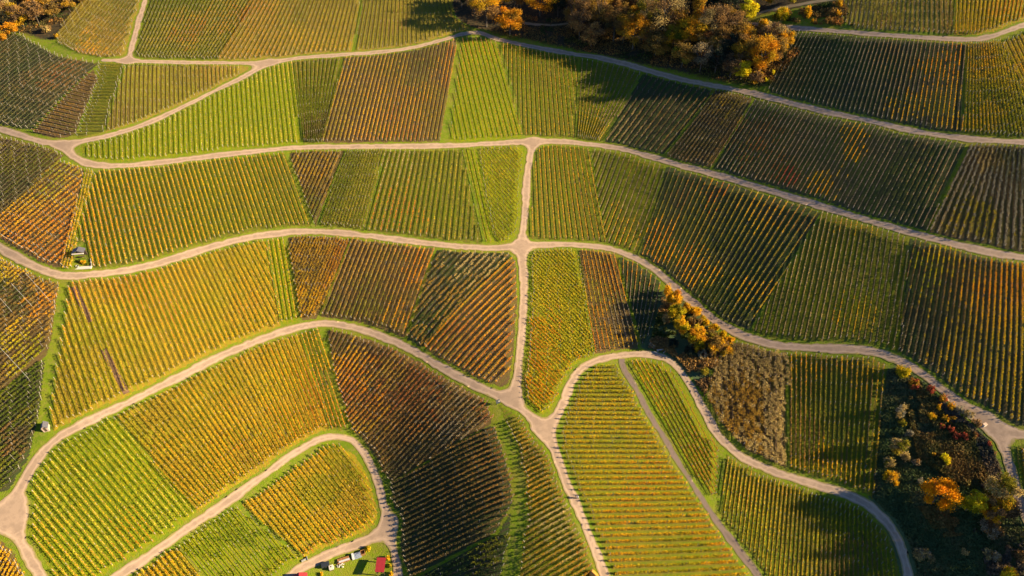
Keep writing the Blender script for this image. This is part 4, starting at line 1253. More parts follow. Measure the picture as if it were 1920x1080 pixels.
    ("shrub", 1826, 820, 15, 2.2, 'darkrust', "brown red bush near the pale stone at the branching road", MEADOW, 'shrub', 1.2, 'red'),
    ("shrub", 1852, 836, 12, 2.0, 'red', "bright crimson bush on the verge below the pale stone", MEADOW, 'shrub', 1.2, None),
    ("shrub", 1810, 780, 22, 2.4, 'grey', "pale grey leafless bush near the roadside grass", MEADOW, 'shrub', 0.9, 'tan'),
    ("shrub", 1796, 772, 18, 2.4, 'grey', "grey twiggy bush below the upright orange one", MEADOW, 'shrub', 0.9, None),
    ("shrub", 1828, 796, 18, 2.2, 'mauve', "pinkish bush left of the pale stone", MEADOW, 'shrub', 1.0, None),
    ("shrub", 1683, 778, 24, 4.5, 'tan', "pale tan bush beside the end of the green vine plot", MEADOW, 'shrub', 0.9, 'grey'),
    ("shrub", 1690, 796, 14, 2.5, 'olive', "small dim bush below the pale tan bush", MEADOW, 'shrub', 0.9, None),
    ("shrub", 1701, 816, 18, 2.2, 'grey', "faint grey bush in the middle of the dark meadow", MEADOW, 'shrub', 0.8, None),
    ("broadleaf_tree", 1676, 848, 30, 5.0, 'tan', "pale olive tree, tallest at the meadow's left edge", MEADOW, 'bare', 2.4, 'olive'),
    ("shrub", 1666, 872, 24, 3.0, 'tan', "tan bush right below the pale olive tree", MEADOW, 'shrub', 1.0, 'olive'),
    ("shrub", 1694, 862, 20, 2.6, 'tan', "warm tan bush right of the pale olive tree", MEADOW, 'shrub', 1.1, None),
    ("shrub", 1717, 870, 16, 2.4, 'grey', "small leafless bush between the tan bush and the yellow one", MEADOW, 'shrub', 0.8, 'mauve'),
    ("shrub", 1768, 866, 20, 3.0, 'lemon', "bright yellow green bush alone in the dark thicket", MEADOW, 'shrub', 1.5, None),
    ("shrub", 1747, 856, 9, 1.8, 'rust', "tiny rusty bush left of the bright yellow green one", MEADOW, 'shrub', 1.3, None),
    ("shrub", 1670, 902, 30, 3.2, 'gold', "wide gold and brown bush above the shaded road", MEADOW, 'shrub', 1.3, 'brown'),
    ("broadleaf_tree", 1745, 946, 58, 8.5, 'fire', "large round orange tree in the middle of the meadow", MEADOW, 'round', 1.8, None),
    ("shrub", 1722, 906, 12, 2.4, 'grey', "leafless grey sapling behind the large round orange tree", MEADOW, 'shrub', 0.7, None),
    ("broadleaf_tree", 1810, 958, 38, 8.0, 'yellowgreen', "yellow green tree, leftmost of the group near the right edge", MEADOW, 'round', 1.6, 'lemon'),
    ("broadleaf_tree", 1852, 944, 52, 10.5, 'olive', "large olive tan tree, highest of the group near the right edge", MEADOW, 'round', 1.4, 'tan'),
    ("broadleaf_tree", 1846, 976, 38, 7.5, 'orange', "orange tree at the front of the group near the right edge", MEADOW, 'round', 1.5, 'mauve'),
    ("broadleaf_tree", 1874, 968, 40, 7.0, 'mauve', "bare mauve tree, rightmost of the group near the right edge", MEADOW, 'bare', 2.4, None),
    ("shrub", 1854, 992, 44, 2.8, 'mauve', "low leafless thicket bush in front of the orange tree", MEADOW, 'shrub', 0.8, 'grey'),
    ("shrub", 1732, 1046, 38, 2.0, 'tan', "wide low straw coloured bush near the bottom bend of the shaded road", MEADOW, 'shrub', 0.9, 'grey'),
    ("shrub", 1806, 1038, 14, 2.0, 'tan', "small straw coloured bush alone on the lower meadow", MEADOW, 'shrub', 1.0, None),
    ("shrub", 1855, 1046, 28, 2.8, 'grey', "pale leafless bush on the lower meadow", MEADOW, 'shrub', 0.9, 'tan'),
    ("shrub", 1886, 1078, 26, 3.4, 'gold', "yellow bush near the bottom right corner", MEADOW, 'shrub', 1.4, 'lemon'),
    ("shrub", 1912, 1045, 24, 2.6, 'mauve', "mauve brown bush at the right edge above the yellow one", MEADOW, 'shrub', 1.0, None),
    ("broadleaf_tree", 1916, 1016, 26, 5.5, 'tan', "tan and orange tree at the right edge below the branching road", MEADOW, 'round', 1.3, 'orange'),
    ("shrub", 1880, 912, 12, 1.8, 'rust', "small salmon bush on the verge of the branching road", MEADOW, 'shrub', 1.2, None),
    ("shrub", 1862, 852, 9, 1.5, 'mauve', "small pinkish bush on the verge below the crimson one", MEADOW, 'shrub', 1.2, None),
    ("broadleaf_tree", 900, -14, 46, 13.0, 'brown', "brown tree at the wood's left end, cut by the top edge", WOOD, 'round', 1.0, None),  # this and the next stand out of view, there to lengthen the shade
    ("broadleaf_tree", 950, -20, 46, 13.0, 'rust', "unseen rust tree above the top edge behind the gold ones", WOOD, 'round', 1.0, None),
    # beyond the right and bottom edges: what throws the long shadows over the meadow and the road
    ("broadleaf_tree", 1975, 985, 60, 12.0, 'olive', "olive tree just outside the right edge by the meadow", MEADOW, 'round', 1.0, None),
    ("broadleaf_tree", 1968, 1070, 60, 11.0, 'rust', "rust tree just outside the bottom right corner", MEADOW, 'round', 1.0, None),
    ("broadleaf_tree", 2020, 1030, 70, 14.0, 'brown', "brown tree outside the right edge of the meadow", MEADOW, 'round', 1.0, None),
]
for a in T:
    nm, bx, by, w, h, pal, lab, grp, shp, dn, p2 = a
    cm = {'orange': 'amber', 'gold': 'orange'}
    if nm == 'broadleaf_tree' and grp in (WOOD, CORNER):
        pal, p2 = cm.get(pal, pal), cm.get(p2, p2)
    if grp == WOOD and nm == 'broadleaf_tree':
        k_ = 1.2 if bx < 1390 else 1.06
        w, h = w * k_, h * k_
    make_plant(nm, bx, by, w, h, pal, lab, grp, shp, dn, None, p2)

# added trees: near-black leaf colour stands in for the wood's deep shade
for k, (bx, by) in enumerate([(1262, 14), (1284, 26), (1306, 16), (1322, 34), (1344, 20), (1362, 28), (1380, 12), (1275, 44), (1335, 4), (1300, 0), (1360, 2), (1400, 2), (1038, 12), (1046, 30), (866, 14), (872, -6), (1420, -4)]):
    make_plant("broadleaf_tree", bx, by, 34, 8.0 + (k % 3), 'shade_dark', "added tree coloured dark for the deep shade inside the wood",
               "added trees coloured dark for the deep shade inside the wood", 'round', 0.7)
for k, (bx, by) in enumerate([(1072, 50), (1100, 58), (1132, 44), (1140, 18), (1166, 58), (1176, 28), (1196, 46), (1196, 12), (1218, 30), (1240, 10), (1168, 80), (1216, 96), (1116, 2), (1072, -4), (1262, 74), (1318, 104), (1340, 116), (1374, 82), (1384, 126), (1398, 128), (1444, 118), (1352, 70)]):
    make_plant("broadleaf_tree", bx, by, 36 + (k * 7) % 11, 9.5 + (k * 3) % 4, ('brown', 'mauve', 'rust', 'darkrust')[k % 4], "brown tree crowded into the middle of the wood's main block",
               "brown trees crowded in the wood's main block", ('round', 'bare')[k % 2], 1.3, None, ('mauve', 'brown')[k % 2])


def thicket(name, polys, n, pals, hmax, label, thr=0.55):
    """low growth nobody could count: brambles, dead weeds, leaf heaps"""
    r = np.random.default_rng(len(name) * 7 + n)
    cs, cols = [], []
    for poly, share in polys:
        pa = np.array(poly, float)
        gp = ground(pa[:, 0], pa[:, 1])
        lo, hi = gp.min(0), gp.max(0)
        k = int(n * share)
        P = lo + (hi - lo) * r.random((k * 4, 2))
        m = inside(gp, P[:, 0], P[:, 1]) & (road_dist(P[:, 0], P[:, 1]) > 0.7)
        m &= vnoise(P[:, 0], P[:, 1], 4, 12) + 0.4 * vnoise(P[:, 0], P[:, 1], 1.4, 13) > thr
        P = P[m][:k]
        hh = r.random(len(P)) ** 1.4 * hmax * (0.4 + vnoise(P[:, 0], P[:, 1], 3, 14))
        f = vnoise(P[:, 0], P[:, 1], 5, 15) + r.normal(0, 0.2, len(P))
        c = np.where((vnoise(P[:, 0], P[:, 1], 7, 16) > 0.5)[:, None], pick(pals[0], f), pick(pals[1], f))
        cs.append(np.column_stack([P, Hgt(P[:, 0], P[:, 1]) + 0.05 + hh]))
        cols.append(c)
    C = np.vstack(cs)
    v, cc = leaf_cloud(C, r.uniform(0.18, 0.42, len(C)), np.vstack(cols), r, 0.3)
    tag(link(name, mesh_np(name, v, np.arange(len(v)).reshape(-1, 4), [M_LEAF], col=cc)), label, None, None, "stuff")


thicket("bramble_thicket", [([(1705, 712), (1790, 775), (1850, 825), (1880, 895), (1860, 930), (1790, 905), (1720, 860), (1700, 780)], 0.75),
                            ([(1720, 950), (1800, 960), (1830, 1000), (1760, 1010)], 0.1), ([(1840, 1030), (1920, 1020), (1920, 1080), (1850, 1080)], 0.06)],
        42000, ('thorn', 'umber'), 0.9, "dark bramble thicket on the shaded meadow slope", 0.4)
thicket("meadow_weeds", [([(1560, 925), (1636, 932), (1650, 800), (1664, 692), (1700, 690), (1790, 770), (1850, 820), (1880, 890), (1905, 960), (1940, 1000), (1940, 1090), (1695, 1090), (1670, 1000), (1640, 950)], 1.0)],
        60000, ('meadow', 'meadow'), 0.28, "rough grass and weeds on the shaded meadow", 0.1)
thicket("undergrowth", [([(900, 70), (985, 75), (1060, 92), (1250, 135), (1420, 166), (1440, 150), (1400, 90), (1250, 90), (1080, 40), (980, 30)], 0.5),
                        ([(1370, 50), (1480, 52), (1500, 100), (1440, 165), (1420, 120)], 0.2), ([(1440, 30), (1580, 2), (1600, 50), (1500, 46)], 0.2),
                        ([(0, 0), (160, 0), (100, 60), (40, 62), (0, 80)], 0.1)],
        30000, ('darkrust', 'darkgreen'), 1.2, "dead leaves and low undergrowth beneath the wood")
thicket("bank_weeds", [([(1240, 560), (1290, 590), (1350, 640), (1345, 690), (1320, 745), (1292, 705), (1250, 662), (1215, 655)], 1.0)],
        9000, ('darkgreen', 'mauve'), 1.0, "dark weeds on the bank above the hairpin road")

# ------------------------------------------------------------------ small built things
M_WHITE = flat_mat("whitewashed_stone", (0.48, 0.42, 0.36), 0.8, 0.12, 3)
M_SLATE = flat_mat("slate_roof", (0.075, 0.07, 0.085), 0.6, 0.25, 4)
M_PLASTER = flat_mat("pinkish_plaster", (0.42, 0.29, 0.22), 0.85, 0.15, 3)
M_WOOD = flat_mat("dark_timber", (0.07, 0.045, 0.03), 0.8, 0.3, 6)
M_REDROOF = flat_mat("red_sheet_roof", (0.20, 0.014, 0.018), 0.5, 0.12, 2)
M_BLACK = flat_mat("dark_metal", (0.022, 0.025, 0.032), 0.5, 0.2, 4)
M_RUBBER = flat_mat("rubber", (0.018, 0.018, 0.018), 0.8, 0.2, 8)
M_LOG = flat_mat("cut_logs", (0.30, 0.13, 0.05), 0.85, 0.3, 5)
M_TARP = flat_mat("grey_blue_tarpaulin", (0.17, 0.19, 0.25), 0.5, 0.2, 2)
M_TARPW = flat_mat("pale_tarpaulin", (0.5, 0.47, 0.45), 0.5, 0.15, 2)
M_ORANGE = flat_mat("orange_canvas", (0.52, 0.20, 0.03), 0.7, 0.12, 3)
M_RUSTY = flat_mat("rusty_steel", (0.24, 0.11, 0.035), 0.8, 0.3, 5)
M_CONC = flat_mat("grey_concrete", (0.22, 0.21, 0.20), 0.85, 0.2, 4)
M_WIRE = flat_mat("galvanised_wire", (0.42, 0.40, 0.36), 0.5, 0.1, 4)
M_SKIN = flat_mat("skin", (0.40, 0.22, 0.15), 0.6, 0.05, 5)
M_SHIRT = flat_mat("white_jacket", (0.62, 0.60, 0.58), 0.8, 0.06, 6)
M_TROUS = flat_mat("dark_trousers", (0.03, 0.03, 0.045), 0.85, 0.15, 6)
M_HAIR = flat_mat("brown_hair", (0.05, 0.03, 0.02), 0.7, 0.2, 20)


def obj_bm(name, bm, mat, parent=None, bevel=0.0):
    bmesh.ops.recalc_face_normals(bm, faces=bm.faces)
    if bevel:
        bmesh.ops.bevel(bm, geom=list(bm.edges), offset=bevel, segments=2, affect='EDGES', profile=0.7)
    me = bpy.data.meshes.new(name)
    bm.to_mesh(me)
    bm.free()
    me.materials.append(mat)
    return link(name, me, parent)


def bm_box(c, s, rot=None):
    bm = bmesh.new()
    bmesh.ops.create_cube(bm, size=1.0)
    M = Matrix.Translation(c) @ (rot if rot is not None else Matrix.Identity(4)) @ Matrix.Diagonal((*s, 1))
    bmesh.ops.transform(bm, matrix=M, verts=bm.verts)
    return bm


def box(name, c, s, mat, parent, bevel=0.02, rot=None):
    return obj_bm(name, bm_box(c, s, rot), mat, parent, bevel)


def cyl(name, a, b, r1, r2, mat, parent, n=12):
    a, b = Vector(a), Vector(b)
    bm = bmesh.new()
    d = b - a
    bmesh.ops.create_cone(bm, cap_ends=True, segments=n, radius1=r1, radius2=r2, depth=d.length)
    M = Matrix.Translation((a + b) / 2) @ d.to_track_quat('Z', 'Y').to_matrix().to_4x4()
    bmesh.ops.transform(bm, matrix=M, verts=bm.verts)
    return obj_bm(name, bm, mat, parent)


def prism(name, prof, y0, y1, mat, parent):
    """a profile in x,z pushed along y"""
    bm = bmesh.new()
    a = [bm.verts.new((x, y0, z)) for x, z in prof]
    b = [bm.verts.new((x, y1, z)) for x, z in prof]
    n = len(prof)
    bm.faces.new(a)
    bm.faces.new(b[::-1])
    for i in range(n):
        bm.faces.new((a[i], b[i], b[(i + 1) % n], a[(i + 1) % n]))
    return obj_bm(name, bm, mat, parent)


def spot(px, py, dz=0.0):
    g = ground(px, py)
    return (float(g[0]), float(g[1]), float(Hgt(g[0], g[1])) + dz)


def place(name, px, py, rz, label, cat, group=None):
    return tag(empty(name, spot(px, py), rz), label, cat, group)


def gable_hut(name, px, py, rz, w, d, hw, rise, wall_m, roof_m, label, cat="hut", over=0.15):
    o = place(name, px, py, rz, label, cat)
    prism("wall", [(-w / 2, -0.6), (w / 2, -0.6), (w / 2, hw), (0, hw + rise), (-w / 2, hw)], -d / 2, d / 2, wall_m, o)
    a = w / 2 + over
    k = rise / (w / 2)
    th = 0.09
    prism("roof", [(0, hw + rise + 0.02), (a, hw + rise - k * a + 0.02), (a, hw + rise - k * a + 0.02 + th), (0, hw + rise + 0.02 + th * 1.3), (-a, hw + rise - k * a + 0.02 + th), (-a, hw + rise - k * a + 0.02)], -d / 2 - over, d / 2 + over, roof_m, o)
    dr = box("door", (0, -d / 2 - 0.012, 0.75), (w * 0.4, 0.05, 1.5), M_WOOD, o, 0.01)
    box("handle", (w * 0.13, -d / 2 - 0.055, 0.8), (0.03, 0.04, 0.12), M_BLACK, dr, 0.005)
    return o


gable_hut("stone_hut", 88, 804, 0.35, 1.35, 1.5, 1.35, 0.75, M_PLASTER, M_SLATE,
          "tiny pink plastered gabled hut with a grey roof beside the grass lane")

# roadside shelter with its terrace
o = place("roadside_shelter", 153, 482, 0.12, "dark roofed shelter with a pale front beam above the white terrace", "shelter")
box("back_wall", (0, 1.0, 0.9), (2.9, 0.16, 2.6), M_WOOD, o)
for sx in (-1.35, 1.35):
    cyl("post", (sx, -0.75, -0.4), (sx, -0.75, 1.95), 0.07, 0.07, M_WOOD, o)
box("front_beam", (0, -0.85, 2.02), (3.2, 0.35, 0.22), M_WHITE, o)
prism("roof", [(-1.7, 2.2), (0.1, 2.95), (1.7, 2.2), (1.7, 2.28), (0.1, 3.06), (-1.7, 2.28)], -0.75, 1.2, M_SLATE, o)
box("bench", (0, -0.2, 0.42), (2.2, 0.4, 0.07), M_WOOD, o)
o = place("terrace", 156, 501, 0.1, "white paved terrace with two pale side kerbs and a flower bed beside the third road", "terrace")
box("front_paving", (0.1, -0.3, 0.02), (4.7, 1.1, 0.2), M_WHITE, o)
for a, b in (((-2.1, 0.3, 0.06), (-2.9, 3.4, 0.55)), ((2.2, 0.3, 0.06), (1.3, 2.9, 0.5))):
    cyl("side_kerb", a, b, 0.11, 0.11, M_WHITE, o, 8)
box("left_paving", (-1.85, 0.75, 0.08), (0.9, 1.1, 0.16), M_CONC, o)
bm = bmesh.new()
bmesh.ops.create_cone(bm, cap_ends=False, segments=20, radius1=0.42, radius2=0.42, depth=0.4)
bmesh.ops.translate(bm, vec=(-1.55, 0.2, 0.32), verts=bm.verts)
obj_bm("stone_ring", bm, M_CONC, o)
make_plant("shrub", 157, 493, 12, 0.9, 'orange', "orange flowering bush in the terrace bed under the shelter", None, 'shrub', 2.0, None, 'goldgreen')
make_plant("shrub", 166, 495, 9, 0.7, 'green', "low green bush at the right of the terrace bed", None, 'shrub', 2.0)
make_plant("shrub", 149, 490, 9, 0.8, 'darkgreen', "dark green bush at the left of the terrace bed", None, 'shrub', 2.0)

# yard at the bottom: red roofs, firewood, tarpaulins
o = place("open_shelter", 716, 1067, 0.0, "open shelter with a flat red sheet roof on posts beside the farm road", "shelter")
for sx in (-0.85, 0.85):
    for sy in (-1.45, 1.45):
        cyl("post", (sx, sy, -0.4), (sx, sy, 2.42), 0.06, 0.06, M_WOOD, o)
box("roof", (0, 0, 2.5), (2.15, 3.5, 0.1), M_REDROOF, o, 0.01, Matrix.Rotation(math.radians(4), 4, 'Y'))
box("bench", (0.45, 0, 0.45), (0.45, 2.2, 0.06), M_WOOD, o)
gable_hut("garden_shed", 566, 1097, 0.25, 3.0, 3.2, 2.0, 0.9, M_WOOD, M_REDROOF,
          "red roofed shed at the bottom edge beside the farm road", "shed", 0.25)
ANG = math.radians(19)
o = place("trailer", 611, 1061, ANG, "small dark box trailer at the left end of the row by the farm road", "trailer")
box("box_body", (0, 0, 0.75), (1.9, 1.1, 0.75), M_BLACK, o, 0.04)
for sy in (-0.6, 0.6):
    cyl("wheel", (0, sy - 0.08, 0.3), (0, sy + 0.08, 0.3), 0.3, 0.3, M_RUBBER, o, 16)
cyl("drawbar", (0.9, 0, 0.42), (1.7, 0, 0.40), 0.05, 0.04, M_BLACK, o, 8)
o = place("firewood_stack", 644, 1051, ANG, "long stack of orange brown firewood with a pale cover, left of the grey blue tarpaulin", "firewood")
rr = np.random.default_rng(3)
for lay in range(3):
    for k in range(13 - lay):
        x = -1.5 + (k + lay * 0.5) * 0.25
        rad = rr.uniform(0.11, 0.13)
        cyl("log", (x, -0.5 + rr.uniform(-0.08, 0.05), 0.1 + lay * 0.215), (x + rr.uniform(-0.03, 0.03), 0.5, 0.1 + lay * 0.215), rad, rad * 0.95, M_LOG, o, 9)
box("cover_sheet", (0.25, -0.36, 0.72), (2.6, 0.5, 0.04), M_TARPW, o, 0.01, Matrix.Rotation(math.radians(-10), 4, 'X'))


def lumpy(name, px, py, rz, L, Wd, Hh, mat, label, cat, strap=None):
    o = place(name, px, py, rz, label, cat)
    bm = bmesh.new()
    bmesh.ops.create_cube(bm, size=1.0)
    bmesh.ops.subdivide_edges(bm, edges=list(bm.edges), cuts=5, use_grid_fill=True)
    r_ = np.random.default_rng(int(px))
    for v in bm.verts:
        sh = 1 - 0.22 * (v.co.z + 0.5) ** 2
        v.co.x *= L * (1 - 0.1 * (v.co.z + 0.5))
        v.co.y *= Wd * sh
        v.co.z = (v.co.z + 0.5) * Hh * (1 - 0.18 * abs(v.co.y) / Wd * 2) + 0.0
        v.co += Vector(r_.normal(0, 0.025, 3))
    obj_bm("tarpaulin", bm, mat, o)
    if strap:
        for sx in strap:
            box("pale_sheet", (sx * L, 0, Hh * 0.55), (0.5, Wd * 1.03, Hh * 0.98), M_TARPW, o, 0.06)
    return o


lumpy("covered_stack", 669, 1043, ANG, 2.3, 1.25, 1.0, M_TARP, "stack under a grey blue tarpaulin with a pale sheet at its left end", "stack", (-0.38,))
o = place("rusty_container", 681, 1038, ANG, "rusty orange open container at the right end of the row by the farm road", "container")
box("base", (0, 0, 0.12), (1.0, 1.1, 0.1), M_RUSTY, o)
for c, s_ in (((0, 0.52, 0.55), (1.0, 0.06, 0.8)), ((0, -0.52, 0.55), (1.0, 0.06, 0.8)), ((0.47, 0, 0.55), (0.06, 0.97, 0.8)), ((-0.47, 0, 0.55), (0.06, 0.97, 0.8))):
    box("side_panel", c, s_, M_RUSTY, o, 0.01)
o = place("water_tank", 622, 1066, ANG, "square white water tank on a pallet in front of the trailer", "water tank")
box("tank", (0, 0, 0.62), (1.05, 0.95, 0.9), M_WHITE, o, 0.08)
box("pallet", (0, 0, 0.08), (1.15, 1.05, 0.14), M_WOOD, o, 0.01)
cyl("lid", (0, 0, 1.07), (0, 0, 1.13), 0.14, 0.14, M_BLACK, o)
o = place("rubble_heap", 635, 1060, 0.2, "low heap of pale stones between the firewood stack and the water tank", "stones")
for k in range(14):
    bm = bmesh.new()
    bmesh.ops.create_icosphere(bm, subdivisions=1, radius=rr.uniform(0.12, 0.24))
    for v in bm.verts:
        v.co *= rr.uniform(0.75, 1.2)
    bmesh.ops.translate(bm, vec=(rr.normal(0, 0.6), rr.normal(0, 0.3), rr.uniform(0.05, 0.25)), verts=bm.verts)
    obj_bm("stone", bm, M_WHITE if k % 2 else M_CONC, o)
o = place("drain_pipe", 571, 1050, 0.5, "grey concrete drain inlet on the verge of the farm road", "drain")
cyl("pipe", (-0.7, 0, 0.15), (0.7, 0, 0.15), 0.28, 0.28, M_CONC, o, 16)
box("head_wall", (0.72, 0, 0.2), (0.14, 0.9, 0.7), M_CONC, o)
for k, (px, py, w, h, p, lab) in enumerate([(728, 1048, 10, 1.5, 'gold', "yellow bush behind the red roofed open shelter"), (731, 1062, 8, 1.2, 'goldgreen', "small yellow green bush right of the red roofed open shelter"),
                                             (733, 1078, 9, 1.4, 'gold', "yellow bush at the bottom edge beside the farm road"), (604, 1078, 8, 1.0, 'orange', "small orange bush between the two red roofs"),
                                             (690, 1030, 12, 1.2, 'goldgreen', "yellowish bush beyond the rusty container")]):
    make_plant("shrub", px, py, w, h, p, lab, None, 'shrub', 1.6)

# dark panel beside the junction
o = place("tilted_panel", 934, 758, 0.5, "small dark tilted panel on two legs beside the junction", "panel")
box("panel", (0, 0, 1.25), (1.15, 0.08, 1.0), M_BLACK, o, 0.02, Matrix.Rotation(math.radians(-40), 4, 'X'))
for sx in (-0.42, 0.42):
    cyl("leg", (sx, 0.05, -0.3), (sx, 0.05, 1.2), 0.05, 0.05, M_WOOD, o)
box("notice", (0.25, -0.08, 1.36), (0.28, 0.02, 0.2), M_WHITE, o, 0.004, Matrix.Rotation(math.radians(-40), 4, 'X'))

# orange tent like shelter at the bottom of the middle road
o = place("canvas_shelter", 1113, 1080, 0.75, "small orange canvas shelter at the bottom edge beside the middle road", "tent")
prism("canvas", [(-0.75, 0), (0.75, 0), (0.7, 0.9), (0, 1.35), (-0.7, 0.9)], -0.8, 0.8, M_ORANGE, o)
box("entrance_flap", (0.0, -0.84, 0.5), (0.7, 0.05, 0.95), M_WHITE, o, 0.01)

# pale stone at the branching road
o = place("boundary_stone", 1845, 798, 0.4, "pale block of stone on the grass tip of the branching road", "stone")
box("block", (0, 0, 0.25), (1.0, 0.65, 0.75), M_WHITE, o, 0.07)
box("cap", (0, 0, 0.66), (1.08, 0.72, 0.1), M_PLASTER, o, 0.03)

# culvert mouth above the hairpin
o = place("culvert", 1238, 661, 0.15, "concrete culvert mouth with splayed wing walls beside the shaded hairpin road", "culvert")
box("head_wall", (0, 0.5, 0.25), (1.9, 0.18, 1.1), M_CONC, o)
cyl("dark_disc", (0, 0.36, 0.15), (0, 0.46, 0.15), 0.36, 0.36, M_BLACK, o, 18)  # solid black disc, its colour stands in for the shaded inside
for sx, a in ((-1, 0.7), (1, -0.7)):
    box("wing_wall", (sx * 1.3, 0.0, 0.1), (1.4, 0.14, 0.7), M_CONC, o, 0.02, Matrix.Rotation(a * -1, 4, 'Z'))

# wires across the brown plot at the left edge
for (a, b, lab) in [((54, 520), (97, 569), "pale wire across the dark green corner nearest the third road"), ((27, 539), (62, 577), "pale wire crossing the middle of the dark green corner patch"),
                    ((1, 561), (24, 587), "pale wire at the left edge below the dark green corner patch"), ((0, 652), (56, 713), "long pale wire along a dark gap at the bottom of the brown plot")]:
    p, q = Vector(spot(*a, 1.5)), Vector(spot(*b, 1.5))
    o = tag(empty("wire_line", p), lab, "wire", "wires across the brown plot")
    d = q - p
    cyl("wire", (0, 0, 0), d, 0.035, 0.035, M_WIRE, o, 6)
    for t_ in (0.0, 1.0):
        e = d * t_
        cyl("post", e + Vector((0, 0, -1.7)), e + Vector((0, 0, 0.15)), 0.06, 0.06, M_STAKE, o, 6)


# ------------------------------------------------------------------ walker with a bicycle
def skin_obj(name, verts, edges, radii, mat, parent, root=0, sub=1):
    me = bpy.data.meshes.new(name)
    me.from_pydata(verts, edges, [])
    me.materials.append(mat)
    o = link(name, me, parent)
    m = o.modifiers.new("skin", 'SKIN')
    m.use_smooth_shade = True
    for i, r_ in enumerate(radii):
        sv = me.skin_vertices[0].data[i]
        sv.radius = (r_, r_) if not isinstance(r_, tuple) else r_
        sv.use_root = (i == root)
    s_ = o.modifiers.new("sub", 'SUBSURF')
    s_.levels = s_.render_levels = sub
    return o


def person(px, py, rz):
    root = place("person", px, py, rz, "walker in a white jacket and dark trousers pushing a bicycle on the middle road", "person")
    V_, E_, R_ = [], [], []

    def v(p, r, link_to=None):
        V_.append(p)
        R_.append(r)
        if link_to is not None:
            E_.append((link_to, len(V_) - 1))
        return len(V_) - 1
    pel = v((0, 0, 0.93), 0.13)
    wa = v((0, 0.01, 1.08), 0.115, pel)
    ch = v((0, 0.02, 1.30), 0.135, wa)
    nk = v((0, 0.0, 1.46), 0.055, ch)
    hd0 = v((0, -0.01, 1.54), 0.075, nk)
    hd1 = v((0, -0.015, 1.64), 0.088, hd0)
    v((0, -0.01, 1.72), 0.06, hd1)
    for s_, st in ((-1, 0.18), (1, -0.16)):
        hip = v((0.10 * s_, 0, 0.86), 0.088, pel)
        kn = v((0.11 * s_, -st * 0.7, 0.48), 0.058, hip)
        an = v((0.11 * s_, -st * 0.6 + 0.05, 0.09), 0.042, kn)
        v((0.12 * s_, -st * 0.6 - 0.12, 0.04), 0.036, an)
        sh = v((0.19 * s_, 0.01, 1.38), 0.056, ch)
        el = v((0.26 * s_, -0.10, 1.14), 0.043, sh)
        wr = v((0.24 * s_, -0.34, 1.02), 0.030, el)
        pm = v((0.235 * s_, -0.42, 1.00), 0.032, wr)
        for k, (fx, ln) in enumerate(((-0.027, 0.065), (-0.009, 0.075), (0.009, 0.07), (0.027, 0.055))):
            a = v((0.235 * s_ + fx, -0.455, 0.985), 0.010, pm)
            v((0.235 * s_ + fx, -0.45 - ln * 0.5, 0.945), 0.009, a)
        v((0.235 * s_ - 0.045 * s_, -0.40, 0.965), 0.010, pm)
    body = skin_obj("body", V_, E_, R_, M_SKIN, root)
    # face
    for sx in (-0.032, 0.032):
        cyl("eye", (sx, -0.095, 1.645), (sx, -0.108, 1.645), 0.012, 0.010, M_HAIR, body, 8)
    cyl("nose", (0, -0.09, 1.63), (0, -0.118, 1.605), 0.008, 0.014, M_SKIN, body, 8)
    jv = [(0, 0, 0.90), (0, 0.01, 1.08), (0, 0.02, 1.31), (0, 0.0, 1.43)]
    je, jr = [(0, 1), (1, 2), (2, 3)], [0.165, 0.145, 0.16, 0.085]
    for s_ in (-1, 1):
        n0 = len(jv)
        jv += [(0.19 * s_, 0.01, 1.38), (0.26 * s_, -0.10, 1.14), (0.243 * s_, -0.31, 1.035)]
        jr += [0.075, 0.058, 0.045]
        je += [(2, n0), (n0, n0 + 1), (n0 + 1, n0 + 2)]
    skin_obj("jacket", jv, je, jr, M_SHIRT, root)
    tv_, te, tr = [(0, 0, 0.94)], [], [0.15]
    for s_, st in ((-1, 0.18), (1, -0.16)):
        n0 = len(tv_)
        tv_ += [(0.10 * s_, 0, 0.84), (0.11 * s_, -st * 0.7, 0.48), (0.11 * s_, -st * 0.6 + 0.05, 0.12)]
        tr += [0.105, 0.072, 0.062]
        te += [(0, n0), (n0, n0 + 1), (n0 + 1, n0 + 2)]
    skin_obj("trousers", tv_, te, tr, M_TROUS, root)
    skin_obj("hair", [(0, 0.02, 1.66), (0, 0.015, 1.735), (0, 0.065, 1.62)], [(0, 1), (0, 2)], [0.095, 0.07, 0.06], M_HAIR, root)
    for s_, st in ((-1, 0.18), (1, -0.16)):
        box("shoe", (0.12 * s_, -st * 0.6 - 0.06, 0.045), (0.10, 0.28, 0.09), M_BLACK, root, 0.03)


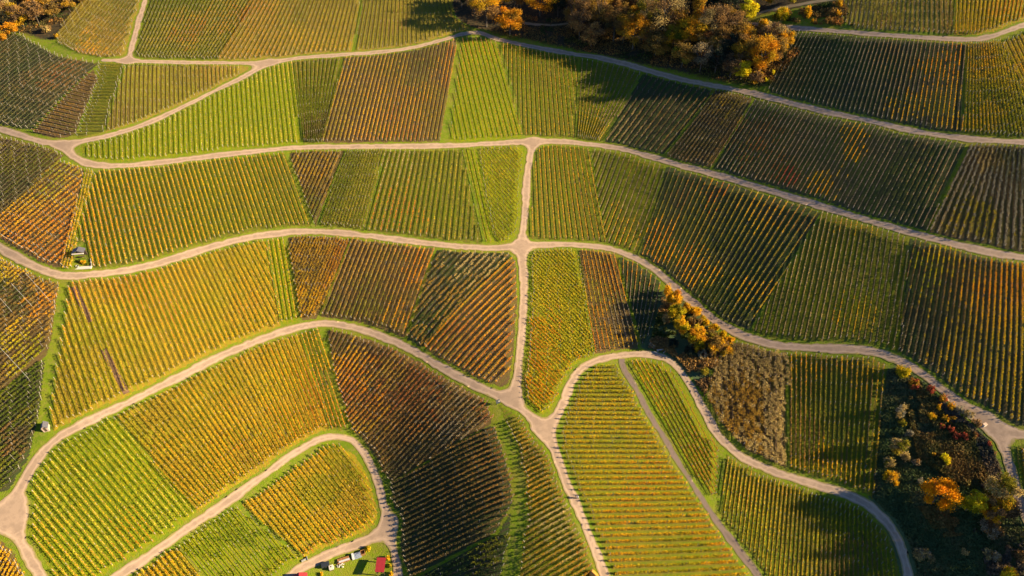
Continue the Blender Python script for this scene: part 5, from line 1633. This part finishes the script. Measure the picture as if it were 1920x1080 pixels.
def bicycle(px, py, rz):
    root = place("bicycle", px, py, rz, "dark bicycle pushed by the walker on the middle road", "bicycle")
    for x in (-0.52, 0.52):
        bm = bmesh.new()
        n, m_ = 28, 6
        ring = []
        for i in range(n):
            a = 2 * math.pi * i / n
            ring.append([bm.verts.new(((0.33 + 0.022 * math.cos(b)) * math.cos(a) + x, 0.022 * math.sin(b), (0.33 + 0.022 * math.cos(b)) * math.sin(a) + 0.355)) for b in np.arange(m_) * 2 * math.pi / m_])
        for i in range(n):
            for j in range(m_):
                bm.faces.new((ring[i][j], ring[(i + 1) % n][j], ring[(i + 1) % n][(j + 1) % m_], ring[i][(j + 1) % m_]))
        w = obj_bm("wheel", bm, M_RUBBER, root)
        cyl("hub", (x, -0.05, 0.355), (x, 0.05, 0.355), 0.03, 0.03, M_WIRE, w, 8)
        for i in range(10):
            a = 2 * math.pi * i / 10
            cyl("spoke", (x, 0, 0.355), (x + 0.32 * math.cos(a), 0, 0.355 + 0.32 * math.sin(a)), 0.004, 0.004, M_WIRE, w, 4)
    A, B, Cc, D_, Fk = (-0.05, 0, 0.30), (-0.2, 0, 0.82), (0.36, 0, 0.80), (-0.52, 0, 0.355), (0.52, 0, 0.355)
    ts = [tube([p, q], [0.02, 0.02], 6) for p, q in ((A, B), (A, Cc), (B, Cc), (A, D_), (B, D_), (Cc, Fk), (Cc, (0.33, 0, 0.98)))]
    tv_, tq_ = join_tubes(ts)
    link("frame", mesh_np("frame", tv_, tq_, [M_BLACK]), root)
    hv = tube([(0.25, -0.28, 0.99), (0.33, -0.12, 1.0), (0.33, 0.12, 1.0), (0.25, 0.28, 0.99)], [0.016] * 4, 6)
    link("handlebar", mesh_np("handlebar", hv[0], hv[1], [M_BLACK]), root)
    box("saddle", (-0.23, 0, 0.90), (0.26, 0.13, 0.06), M_BLACK, root, 0.025)
    cyl("crank", (-0.05, -0.09, 0.30), (-0.05, 0.09, 0.30), 0.09, 0.09, M_BLACK, root, 14)


person(1083, 935, math.radians(-80))
bicycle(1077, 935, math.radians(190))
